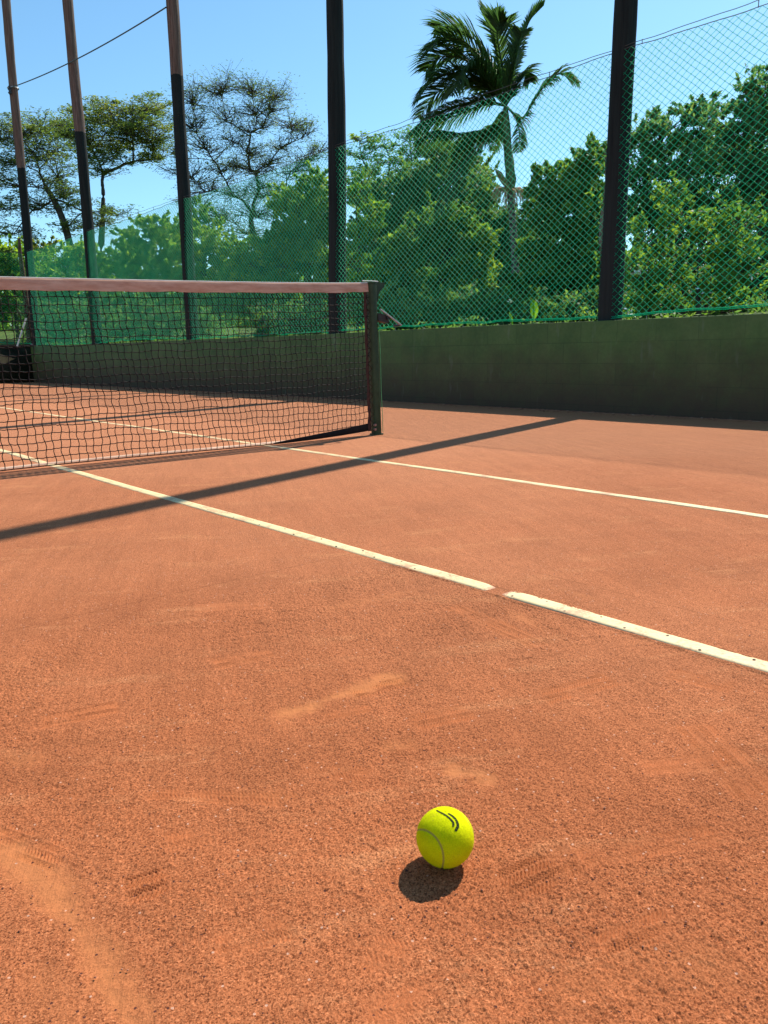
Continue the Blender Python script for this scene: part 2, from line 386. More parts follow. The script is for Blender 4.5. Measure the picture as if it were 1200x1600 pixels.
under = np.clip((0.030 - dl) / 0.006, 0, 1); gap_ = np.clip(1 - np.abs(Yg + 3.178) / 0.05, 0, 1)
hz = hz * (1 - 0.85 * under) - 0.0006 * under + (0.0030 + 0.0030 * edn) * np.exp(-((dl - 0.029) / 0.0055) ** 2) + 0.0034 * gap_ * np.clip(edn + .9, 0, 1) * (dl < 0.03)
hz = hz * edge
# the ground presses up against the line tape
mb = MB(); nx, ny = Xg.shape
idx = np.arange(nx * ny).reshape(nx, ny)
F = np.stack([idx[:-1, :-1], idx[1:, :-1], idx[1:, 1:], idx[:-1, 1:]], -1).reshape(-1, 4)
mb.add(np.stack([Xg, Yg, hz], -1).reshape(-1, 3), F, bare.reshape(-1))
# the rest of the court: one sheet round that patch, its cells growing with distance
def rect(x0, x1, y0, y1, sx, sy):
    a = np.linspace(x0, x1, sx + 1); b = np.linspace(y0, y1, sy + 1); A, B = np.meshgrid(a, b, indexing='ij')
    Z = np.zeros_like(A); i = np.arange(A.size).reshape(A.shape)
    mb.add(np.stack([A, B, Z], -1).reshape(-1, 3), np.stack([i[:-1, :-1], i[1:, :-1], i[1:, 1:], i[:-1, 1:]], -1).reshape(-1, 4), 0.0)
CX0, CX1, CY0, CY1 = -40.0, 2.86, -40.0, 16.96
for (a, b, sx) in ((CX0, PX0, 12), (PX0, PX1, 1), (PX1, CX1, 6)):
    for (c, d_, sy) in ((CY0, PY0, 12), (PY0, PY1, 1), (PY1, CY1, 12)):
        if a == PX0 and c == PY0: continue
        rect(a, b, c, d_, sx, sy)
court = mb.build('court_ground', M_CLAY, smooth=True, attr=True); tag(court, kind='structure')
cal = np.zeros(len(court.data.vertices), np.float32); cal[:nx * ny] = calm.reshape(-1)
court.data.attributes.new('calm', 'FLOAT', 'POINT').data.foreach_set('value', cal)

# loose crumbs of brick on the surface
mb = MB(); n = 2600
ang = rng.uniform(-0.75, 0.75, n); rad = 0.7 + 2.6 * rng.random(n) ** 1.3
hx = 0.654 * np.cos(ang) + 0.756 * np.sin(ang); hy = 0.756 * np.cos(ang) - 0.654 * np.sin(ang)
gx = -3.75 + rad * hx; gy = -4.4 + rad * hy
s = 0.0006 + 0.0013 * rng.random(n) ** 3.5
for sx in (1,):
    oc = np.array([(1, 0, 0), (0, 1, 0), (-1, 0, 0), (0, -1, 0), (0, 0, 1), (0, 0, -1)], float)
    V = oc[None] * s[:, None, None] * rng.uniform(0.6, 1.3, (n, 6, 1)); V[:, :, 2] *= 0.8
    V = V + np.stack([gx, gy, s * 0.5 + 0.0006], -1)[:, None]
    fi = np.array([(0, 1, 4), (1, 2, 4), (2, 3, 4), (3, 0, 4), (1, 0, 5), (2, 1, 5), (3, 2, 5), (0, 3, 5)])
    F = (fi[None] + (np.arange(n) * 6)[:, None, None]).reshape(-1, 3)
    mb.add(V.reshape(-1, 3), F, np.repeat(rng.random(n), 6))
mm = N('brick_crumbs'); vv = mm.n('Attribute', _attribute_name='v').outputs['Fac']
mm.bsdf(mm.ramp(vv, [(0.0, (0.20, 0.07, 0.045)), (0.6, (0.42, 0.17, 0.10)), (0.97, (0.50, 0.24, 0.15)), (1.0, (0.66, 0.44, 0.32))]), 0.9, 0.1)
o = mb.build('clay_crumbs', mm.m, attr=True); tag(o, 'loose crushed brick crumbs scattered over the red clay court', 'clay crumbs', kind='stuff')

g = np.random.default_rng(41)
mb = MB()
for k in range(3400):
    y = g.uniform(-4.0, 16.5); x = 2.79 - abs(g.normal(0, .10)) - .002; s_ = g.uniform(.002, .007)
    mb.box((x - s_, y - s_, -0.001), (x + s_ * .7, y + s_ * g.uniform(.5, 1.4), s_ * g.uniform(.5, 1.2)), g.random())
o = mb.build('wall_foot_grit', mm.m, attr=True); tag(o, 'loose brick grit gathered along the foot of the green block wall', 'clay grit', kind='stuff')
# dry leaves blown against the wall foot and over the far clay
# ------------------------------------------------------------------ outer terrain (one sheet, raised behind the walls)
def terr(X, Y):
    dx = np.maximum(X - 3.0, 0); dy = np.maximum(Y - 17.1, 0)
    d = np.hypot(dx, dy)
    return 0.78 + 0.045 * np.minimum(d, 45) + 0.12 * vnoise(X, Y, 21, [(0.12, 2.0), (0.4, 0.6)]) * np.clip(d / 4, 0, 1)
mb = MB()
def grid(xa, ya, zf, a=0.0):
    A, B = np.meshgrid(xa, ya, indexing='ij'); i = np.arange(A.size).reshape(A.shape)
    mb.add(np.stack([A, B, zf(A, B)], -1).reshape(-1, 3), np.stack([i[:-1, :-1], i[1:, :-1], i[1:, 1:], i[:-1, 1:]], -1).reshape(-1, 4), a)
far = np.array([50, 70, 110, 200, 400, 900.0])
xo = np.concatenate([np.linspace(2.98, 48, 60), far]); yo = np.concatenate([-far[::-1], np.linspace(-48, 17.08, 50), np.linspace(18, 48, 30), far])
grid(xo, yo, terr)
grid(np.concatenate([-far[::-1], np.linspace(-48, 2.98, 40)]), np.concatenate([np.linspace(17.08, 48, 30), far]), terr)
def gm():
    m = N('grass_ground'); p = m.pos(); a = m.noise(p, 0.7, 4, 0.6); b = m.noise(p, 25, 4, 0.7)
    c = m.ramp(a, [(0.3, (0.055, 0.085, 0.022)), (0.5, (0.095, 0.15, 0.03)), (0.7, (0.16, 0.21, 0.05))])
    c = m.mix(0.6, c, m.ramp(b, [(0.3, 0.5), (0.7, 1.4)]), 'MULTIPLY')
    m.bsdf(c, 0.9, 0.1, m.bump(b, 0.8, 0.05)); return m.m
M_GRASS = gm()
o = mb.build('grass_ground', M_GRASS, smooth=True); tag(o, kind='structure')
mb = MB()
grid(np.concatenate([-far[::-1], [-40.0]]), np.concatenate([-far[::-1], [-40, 17.08]]), lambda A, B: A * 0 - 0.02)
grid(np.array([-40.0, 2.98]), np.concatenate([-far[::-1], [-40.0]]), lambda A, B: A * 0 - 0.02)
o = mb.build('outer_ground', M_GRASS); tag(o, kind='structure')

# ------------------------------------------------------------------ walls
WX, WH = 2.80, 0.865
mb = MB()
ysw = np.linspace(-9.0, 17.1, 120)
top = WH + 0.004 * np.sin(ysw * 0.9) + np.clip((ysw - 6) / 10, 0, 1) * 0.03
prof = []
for y, t in zip(ysw, top):
    prof.append([(WX, y, -0.05), (WX, y, t - 0.006), (WX + 0.008, y, t), (WX + 0.192, y, t), (WX + 0.2, y, t - 0.006), (WX + 0.2, y, -0.05)])
P = np.array(prof); i = np.arange(P.shape[0] * 6).reshape(-1, 6)
mb.add(P.reshape(-1, 3), np.stack([i[:-1, :-1], i[:-1, 1:], i[1:, 1:], i[1:, :-1]], -1).reshape(-1, 4))
mb.add(P[0], [(0, 1, 2, 3), (0, 3, 4, 5)]); mb.add(P[-1], [(3, 2, 1, 0), (5, 4, 3, 0)])
ws = empty('block_wall', (WX, 0, 0), label='long low green painted block wall behind the right-hand side of the court', cat='wall')
local(mb.build('wall_body', M_WALL), ws)
M_COPE = simple('wall_cope', (0.30, 0.31, 0.25), 0.85, 0.2, 0.3, 9, 0.3)
mb = MB()
mb.box((-18, 16.9, -0.05), (2.799, 17.1, 0.895))
we = empty('end_wall', (-3, 17, 0), label='dark low wall across the far end of the court with a pale cap', cat='wall')
local(mb.build('wall_body', simple('dark_mottled_wall', (0.055, 0.050, 0.034), .9, .0, .5, 3, 0.0)), we)  # darker, mottled base colour than the side wall
mb = MB(); mb.box((-18, 16.88, 0.897), (2.84, 17.12, 0.945)); local(mb.build('wall_cap', simple('cap_brown', (0.20, 0.10, 0.075), 0.9, 0.1, 0.4, 7, 0.3)), we)
# pale corner block on the cap
mb = MB(); mb.box((2.842, 16.86, 0.893), (2.99, 17.10, 0.975)); o = local(mb.build('corner_block', M_COPE), we)

# ------------------------------------------------------------------ timber poles
def pole(name, pts, r0, r1, top, parent_label, group):
    z = np.linspace(-0.1, top, 34); pts = np.array(pts)
    pz = pts[:, 2]; o_ = np.argsort(pz); y = np.interp(z, pz[o_], pts[o_, 1])
    slope = (pts[o_[-1], 1] - pts[o_[-2], 1]) / (pts[o_[-1], 2] - pts[o_[-2], 2])
    y = np.where(z > pz.max(), pts[o_[-1], 1] + slope * (z - pz.max()) * 0.5, y)
    k = np.array([1, 2, 3, 2, 1.0]); k /= k.sum(); y = np.convolve(np.pad(y, 2, 'edge'), k, 'valid')
    x = np.interp(z, pz[o_], pts[o_, 0]) + 0.012 * np.sin(z * 0.9 + pts[0, 1])
    R = np.linspace(r0, r1, len(z)) * (1 + 0.025 * np.sin(z * 2.3 + pts[0, 1] * 3) + 0.014 * np.sin(z * 6 + pts[0, 1]) + 0.012 * np.sin(z * 13.7 + 2 * pts[0, 1]))
    # weathered, not perfectly round, with grooves
    kk = 20; ang = np.arange(kk) * 2 * np.pi / kk
    g = 1 + 0.02 * np.sin(3 * ang + pts[0, 1]) + 0.012 * np.sin(7 * ang)
    V = np.stack([x[:, None] + R[:, None] * g * np.cos(ang), y[:, None] + R[:, None] * g * np.sin(ang), np.repeat(z[:, None], kk, 1)], -1)
    i = np.arange(len(z) * kk).reshape(len(z), kk); j = np.roll(i, -1, 1)
    mb = MB(); mb.add(V.reshape(-1, 3), np.stack([i[:-1], j[:-1], j[1:], i[1:]], -1).reshape(-1, 4))
    mb.add(np.vstack([V[-1], [[x[-1], y[-1], z[-1] + 0.02]]]), [(a, (a + 1) % kk, kk) for a in range(kk)])
    o = mb.build(name, M_POLE, smooth=True)
    o.data.transform(Matrix.Translation((-x[0], -y[0], 0))); o.location = (x[0], y[0], 0)
    tag(o, parent_label, 'timber pole', group); return o
PG = 'tall timber poles standing along the side fence'
XP = 2.97
POLES = [
    ([(XP, 16.86, 1.0), (XP, 16.86, 3.1), (XP, 16.77, 5.19), (XP, 16.71, 6.93), (XP, 16.62, 8.84)], 'leftmost tall timber pole, brown above black, with a cable clamp near its top'),
    ([(XP, 12.90, .99), (XP, 12.81, 3.25), (XP, 12.77, 5.18), (XP, 12.86, 6.01), (XP, 12.91, 7.68)], 'tall pole between the clamped leftmost pole and the one beside the bare feathery tree'),
    ([(XP, 8.465, .98), (XP, 8.43, 3.13), (XP, 8.465, 4.36), (XP, 8.468, 5.29), (XP, 8.478, 6.3)], 'brown topped tall pole just left of the sparse feathery tree, where the overhead cable ends'),
    ([(XP, 4.273, .92), (XP, 4.227, 2.29), (XP, 4.20, 3.55), (XP, 4.196, 4.23), (XP, 4.177, 4.96)], 'thick all dark timber pole rising just left of the net post'),
    ([(XP, 0.001, .89), (XP, -0.011, 1.92), (XP, -.017, 2.59), (XP, -.029, 3.12), (XP, -.041, 3.64)], 'thickest nearest dark timber pole, right of the palm'),
]
for (pts, lab), r0_, r1_ in zip(POLES, (.108, .116, .116, .128, .119), (.094, .100, .092, .092, .066)): pole('timber_pole', pts, r0_, r1_, 9.6, lab, PG)

# ------------------------------------------------------------------ fence netting
NX = 2.892
def net_plane(name, A, B, nrm, zb0, zt0, bays, label, knots_to=6.0, dia=0.0044):
    """diamond netting hung from A to B (xy), sagging between the poles"""
    A = np.array(A, float); B = np.array(B, float); L = np.hypot(*(B - A)); d = (B - A) / L; nrm = np.array(nrm, float)
    root = empty(name, (A[0], A[1], 0), label=label, cat='fence netting')
    def bot(s):
        ph = (s - bays[0]) / (bays[1] - bays[0])
        t = ph % 1.0
        return zb0 + 0.045 * (4 * t * (1 - t)) ** 0.7 * (0.55 + 0.45 * np.sin(np.floor(ph) * 2.1 + 1)) + 0.008 * np.sin(s * 9) * np.sin(s * 2.3)
    def topf(s):
        t = ((s - bays[0]) / (bays[1] - bays[0])) % 1.0
        return zt0 - 0.035 * 4 * t * (1 - t)
    def place(s, q, off=0.0):
        z = bot(s) + q * (topf(s) - bot(s))
        bul = 0.02 * np.sin(s * 1.3 + q * 2) * np.sin(q * math.pi) + 0.010 * np.sin(s * 5.1 - q * 7) * np.sin(q * math.pi)
        jit = 0.006 * np.sin(s * 11 + z * 23) + 0.005 * np.sin(z * 41 - s * 17)
        ss = s + jit
        return np.stack([A[0] + d[0] * ss + nrm[0] * (bul + off), A[1] + d[1] * ss + nrm[1] * (bul + off), z + jit * 0.5], -1)
    rows = 36; w = 0.076; shift = rows * w
    mb = MB()
    for sgn in (1, -1):
        s0 = np.arange(-shift, L, w) if sgn > 0 else np.arange(0, L + shift, w)
        m = 37
        q0 = np.clip((0 - s0) / shift if sgn > 0 else (s0 - L) / shift, 0, 1)
        q1 = np.clip((L - s0) / shift if sgn > 0 else s0 / shift, 0, 1)
        ok = q1 - q0 > 0.01; s0, q0, q1 = s0[ok], q0[ok], q1[ok]
        Q = q0[:, None] + (q1 - q0)[:, None] * np.linspace(0, 1, m)
        S = s0[:, None] + sgn * shift * Q
        mb.tubes(place(S, Q, 0.001 * sgn), dia / 2 * (1 + 0.3 * np.clip((S - 6) / 9, 0, 1)), 3, ref=(nrm[0], nrm[1], 0))
    local(mb.build('netting', M_NETGREEN), root)
    # knots where the twines cross
    sk, qk = [], []
    for r in range(rows * 2 + 1):
        q = r / (rows * 2); s_ = np.arange(0, min(L, knots_to), w) + (w / 2 if r % 2 else 0)
        sk.append(s_); qk.append(np.full(len(s_), q))
    C = place(np.concatenate(sk), np.concatenate(qk)); nk = len(C)
    if knots_to <= 0: nk = 0
    oc = np.array([(1, 0, 0), (0, 1, 0), (-1, 0, 0), (0, -1, 0), (0, 0, 1), (0, 0, -1)]) * 0.0048
    fi = np.array([(0, 1, 4), (1, 2, 4), (2, 3, 4), (3, 0, 4), (1, 0, 5), (2, 1, 5), (3, 2, 5), (0, 3, 5)])
    if nk:
        mb = MB(); mb.add((C[:, None] + oc[None]).reshape(-1, 3), (fi[None] + (np.arange(nk) * 6)[:, None, None]).reshape(-1, 3))
        local(mb.build('knots', M_NETGREEN), root)
    s_ = np.linspace(0, L, int(L * 10)); z1 = np.ones_like(s_)
    mb = MB(); mb.tubes(place(s_, 0 * z1), 0.0045, 6); mb.tubes(place(s_, 0 * z1 + 0.004, 0.006) + [0, 0, 0.004], 0.004, 5)
    local(mb.build('bottom_rope', M_NETGREEN, smooth=True), root)
    mb = MB(); mb.tubes(place(s_, z1), 0.0032, 6); local(mb.build('top_rope', M_CABLE, smooth=True), root)
    t = ((s_ - bays[0]) / (bays[1] - bays[0])) % 1.0
    P = place(s_, z1); P[:, 2] += 0.02 + 0.035 * 4 * t * (1 - t)
    mb = MB(); mb.tubes(P, 0.0028, 6); local(mb.build('top_cable', M_CABLE, smooth=True), root)
    for s1 in np.arange(0.35, L, 0.98):
        mb = MB()
        k = int(s1 / L * (len(s_) - 1)); a = place(s_[k:k + 1], z1[:1])[0]
        mb.tubes([[a + [0, 0, -.006], [P[k][0], P[k][1], (a[2] + P[k][2]) / 2], P[k] + [0, 0, .006]]], 0.0035, 5)
        local(mb.build('rope_tie', M_CABLE), root)
    for s1 in np.arange(0.6, L, 1.15):
        mb = MB()
        b0 = place(np.array([s1]), np.array([0.0]))[0]
        mb.tubes([[b0, [b0[0] - nrm[0] * 0.01, b0[1] - nrm[1] * 0.01, (b0[2] + WH) / 2], [b0[0] + 0.0, b0[1], WH - 0.01]]], 0.0022, 4)
        local(mb.build('bottom_tie', M_HEM), root)
    return root
net_plane('side_fence_netting', (NX, -4.5), (NX, 16.75), (1, 0), 0.885, 3.215, (0.25, 4.5),
          'green diamond netting strung between the tall poles above the side wall')
net_plane('end_fence_netting', (2.85, 16.97), (-13.0, 16.97), (0, 1), 0.965, 3.20, (0.0, 4.2),
          'green netting above the far end wall at the left edge', 0.0)

# overhead cable with its clamp
a = np.array([XP - 0.11, 16.64, 6.93]); b = np.array([XP - 0.11, 8.47, 6.16])
t = np.linspace(0, 1, 24)[:, None]; P = a + (b - a) * t; P[:, 2] -= 0.10 * (4 * t * (1 - t))[:, 0]
cb = empty('overhead_cable', tuple(a), label='thin overhead cable running between the brown tops of the left poles', cat='cable')
mb = MB(); mb.tubes(P, 0.011, 6); local(mb.build('wire', M_CABLE, smooth=True), cb)
mb = MB(); c = np.array([XP - .02, 16.70, 6.93])
th = np.linspace(0, 2 * np.pi, 20); mb.tubes(np.stack([c[0] + 0.125 * np.cos(th), c[1] + 0.125 * np.sin(th), 0 * th + 6.95], -1), 0.012, 5)
local(mb.build('clamp_ring', simple('galvanised', (.45, .45, .45), .4, .5, .2, 20, .1, .5)), cb)
mb = MB(); mb.tubes([[a + [-.02, -0.02, z] for z in (-0.16, -0.12, -0.08, -.04, 0, 0.03)]], [[.015, .045, .02, .045, .02, .03]], 8, ref=(1, 0, 0)); local(mb.build('insulator', M_IRON, smooth=True), cb)

# ------------------------------------------------------------------ line tapes
def line_tape(p0, p1, w, label, nails=(), seed=0, taper=(0.12, 0.12)):
    p0 = np.array(p0, float); p1 = np.array(p1, float); L = np.hypot(*(p1 - p0)); d = (p1 - p0) / L; n = np.array([-d[1], d[0]])
    m = int(L / 0.05) + 2; s_ = np.linspace(0, L, m)
    wob = 0.0035 * np.sin(s_ * 1.7 + seed) + 0.0015 * np.sin(s_ * 6 + seed * 2)
    u = np.array([-1, -.93, -.5, 0, .5, .93, 1]); e = np.array([1, .8, .15, 0, .15, .8, 1]); zz = np.array([-0.003, .0012, .0019, .0021, .0019, .0012, -0.003])
    hw = w / 2 * (1 + 0.03 * np.sin(s_ * 11 + seed))
    C = p0[None] + d[None] * s_[:, None] + n[None] * wob[:, None]
    V = np.zeros((m, 7, 3)); V[:, :, :2] = C[:, None] + n[None, None] * (hw[:, None] * u[None])[:, :, None]
    V[:, :, 2] = zz[None] + 0.0008 * np.sin(s_ * 5 + seed)[:, None]
    endf = np.maximum(np.clip(1 - s_ / taper[0], 0, 1) if taper[0] else 0, np.clip(1 - (L - s_) / taper[1], 0, 1) if taper[1] else 0)
    V[:, :, 2] -= 0.002 * endf[:, None]
    A = np.maximum(e[None] * 0.62, endf[:, None] * 0.8)
    root = empty('line_tape', (p0[0], p0[1], 0), label=label, cat='court line', group='cream line tapes nailed to the clay')
    i = np.arange(m * 7).reshape(m, 7)
    mb = MB(); mb.add(V.reshape(-1, 3), np.stack([i[:-1, :-1], i[:-1, 1:], i[1:, 1:], i[1:, :-1]], -1)[..., ::-1].reshape(-1, 4), A.reshape(-1))
    local(mb.build('tape', M_TAPE, smooth=True, attr=True), root)
    for (sx, off) in nails:
        c = p0 + d * sx + n * off; mb = MB(); k = 10; an = np.arange(k) * 2 * np.pi / k; r = 0.0032
        V = [(c[0] + r * math.cos(q), c[1] + r * math.sin(q), 0.0014) for q in an] + [(c[0] + r * .8 * math.cos(q), c[1] + r * .8 * math.sin(q), 0.0030) for q in an] + [(c[0], c[1], 0.0033)]
        mb.add(V, [(q, (q + 1) % k, (q + 1) % k + k, q + k) for q in range(k)]); mb.add(V, [(q + k, (q + 1) % k + k, 2 * k) for q in range(k)])
        local(mb.build('nail', M_NAIL), root)
M_NAIL = simple('rusty_nail', (0.10, 0.05, 0.035), 0.7, 0.3, 0.3, 200, 0.1)
XA, XB = -0.945, -2.305
def nailrow(s0, s1, step, seed):
    g = np.random.default_rng(seed); out = []
    s_ = s0
    while s_ < s1: out.append((s_, (0.012 if len(out) % 2 else -0.012) + g.uniform(-.003, .003))); s_ += step * g.uniform(.8, 1.2)
    return out
line_tape((XB, -3.195), (XB - 0.005, -11.9), 0.052, 'nearest cream line tape at the right edge, starting below the clay-covered gap', nailrow(0.03, 1.1, 0.085, 4), 1, (0.05, 0.1))
line_tape((XB, 11.9), (XB, -3.150), 0.052, 'cream line tape running from the gap up under the net to the far end', nailrow(13.6, 14.95, 0.10, 5), 2, (0.1, 0.06))
line_tape((XA, 11.9), (XA, -11.9), 0.052, 'cream line tape nearest the side wall, meeting the net beside the post', [], 3)
line_tape((-11.2, 6.4), (XB - 0.03, 6.4), 0.05, 'faint cream cross line behind the net at the far left', [], 4)
line_tape((-12.0, 11.93), (-0.92, 11.93), 0.07, 'far baseline tape of the court beyond the net', [], 5)

# ------------------------------------------------------------------ tennis net and posts
def net_top(x):
    c = 6.4; t = np.clip(-x / c, 0, 2); t = np.where(t > 1, 2 - t, t)
    return 1.088 - 0.175 * t ** 0.72
NL = 12.8
net = empty('tennis_net', (-0.05, 0, 0), label='black tennis net under a dusty pinkish white top band', cat='tennis net')
def netpos(x, q):
    """x along the net, q from 0 (bottom) to 1 (under the band)"""
    zt = net_top(x) - 0.052; zb = 0.012 + 0.030 * np.exp(-(-x) / 0.5) + 0.006 * np.sin(x * 2.3) 
    z = zb + q * (zt - zb)
    dx = 0.055 * (1 - q) * np.exp(-(x + 2.3) ** 2 / 3.0) + 0.012 * np.sin(x * 3.1 + q * 4) + 0.004 * np.sin(x * 37 + q * 29)
    dx = dx * np.clip(-x / 0.3, 0, 1)
    dy = 0.018 * np.sin(x * 1.9 + 1) * (1 - q) + 0.010 * np.sin(x * 4.3 + q * 5) * np.sin(q * 3.14)
    dz = 0.004 * np.sin(x * 19 + q * 13) * (1 - (2 * q - 1) ** 8)
    return np.stack([x + dx, dy - 0.001, z + dz], -1)
mb = MB(); cell = 0.0425; R_ = 22
xs_ = np.arange(-0.07, -NL, -cell)
q = np.linspace(0, 1, 67); J = rng.normal(0, 0.0006, (len(xs_), 67))
P = netpos(xs_[:, None] + 0 * q[None], q[None] + 0 * xs_[:, None])
P[:, :, 0] += J + 0.0035 * np.sin(q[None] * R_ * np.pi * 1.0) * 1.0
mb.tubes(P, 0.0024, 4, ref=(0, 1, 0))
xf = np.linspace(-0.05, -NL, 1500)
qs = np.arange(1, R_) / R_
P = netpos(xf[None] + 0 * qs[:, None], qs[:, None] + 0 * xf[None])
P[:, :, 2] += 0.0025 * np.abs(np.sin((xf[None]) * np.pi / cell)) - 0.001 + rng.normal(0, 0.0006, P.shape[:2])
mb.tubes(P, 0.0024, 4, ref=(0, 1, 0))
local(mb.build('mesh', M_TWINE), net)
# top band (folded canvas with a real crease over the cable)
xb = np.linspace(-0.062, -NL + 0.03, 420); zt = net_top(xb)
hb = 0.062 + 0.0015 * np.sin(xb * 13) + 0.001 * np.sin(xb * 41)
wv = 0.0035 * np.sin(xb * 3.7) + 0.0018 * np.sin(xb * 17)
prof = [(-0.0095, -1.0), (-0.0085, -0.5), (-0.0065, -0.16), (-0.0045, -0.03), (0.0, 0.0), (0.0045, -0.03), (0.0065, -0.16), (0.0085, -0.5), (0.0095, -1.0)]
V = np.stack([np.stack([xb, y0 * 1.0 + wv * (-f) - 0.0005 * np.sin(xb * 60) * (-f), zt + f * hb + (0.0012 * np.sin(xb * 23) if f < -.9 else 0)], -1) for y0, f in prof], 1)
i = np.arange(len(xb) * 9).reshape(-1, 9)
mb = MB(); mb.add(V.reshape(-1, 3), np.stack([i[:-1, :-1], i[:-1, 1:], i[1:, 1:], i[1:, :-1]], -1).reshape(-1, 4))
band = local(mb.build('top_band', M_BAND, smooth=True), net)
mb = MB(); mb.tubes(np.stack([xb, 0 * xb + 0.001, zt + 0.0022], -1), 0.0032, 6); o = mb.build('head_cord', M_HEM, smooth=True); local(o, net)
# bottom hem: dusty tape lying along the ground, heavier and dark beside the post
xh = np.linspace(-0.07, -NL + .05, 500); base = netpos(xh, 0 * xh)
mb = MB(); mb.tubes(base + [0, -0.002, -0.002], 0.0032, 5); local(mb.build('bottom_cord', M_TWINE, smooth=True), net)
hw = 0.010
V = np.stack([base + [0, 0.003, 0.003], base + [0, 0.006, 0.003 + hw * 0.55], base + [0, 0.016, 0.003 + hw], base + [0, 0.024, 0.002 + hw * .7]], 1)
i = np.arange(len(xh) * 4).reshape(-1, 4); mb = MB(); mb.add(V.reshape(-1, 3), np.stack([i[:-1, :-1], i[:-1, 1:], i[1:, 1:], i[1:, :-1]], -1).reshape(-1, 4))
local(mb.build('bottom_hem', canvas('dusty_hem', (0.80, 0.55, 0.40), (0.55, 0.30, 0.20)), smooth=True), net)
xg = np.linspace(-0.055, -0.95, 60); hh = 0.052 * np.clip(1 - (-xg) / 0.95, 0, 1) ** 0.7 + 0.003
B0 = netpos(xg, 0 * xg); B1 = B0.copy(); B1[:, 2] += hh; B0[:, 1] -= 0.004; B1[:, 1] -= 0.006; B2 = (B0 + B1) / 2; B2[:, 1] -= 0.008
V = np.stack([B0, B2, B1], 1); i = np.arange(len(xg) * 3).reshape(-1, 3); mb = MB()
mb.add(V.reshape(-1, 3), np.stack([i[:-1, :-1], i[:-1, 1:], i[1:, 1:], i[1:, :-1]], -1).reshape(-1, 4)); local(mb.build('corner_gather', M_TWINE, smooth=True), net)
# side band next to the post
zs = np.linspace(0.03, 1.03, 40); lean = -0.028 * zs
mb = MB(); V = []
for z in zs:
    x = -0.052 - 0.026 * z; wd = 0.026 + 0.004 * math.sin(z * 30)
    V.append([(x - wd, -0.003, z), (x - wd * .5, -0.008, z + .002), (x, -0.004, z)])
V = np.array(V); i = np.arange(120).reshape(-1, 3); mb.add(V.reshape(-1, 3), np.stack([i[:-1, :-1], i[:-1, 1:], i[1:, 1:], i[1:, :-1]], -1).reshape(-1, 4))
local(mb.build('side_band', M_LACE, smooth=True), net)
mb = MB()
zl = np.linspace(0.06, 1.0, 200); mb.tubes(np.stack([-0.048 - 0.026 * zl + 0.012 * np.sin(zl * 95), -0.012 + 0.006 * np.cos(zl * 95), zl], -1), 0.0022, 4, ref=(0, 1, 0))
local(mb.build('side_lacing', M_TWINE, smooth=True), net)

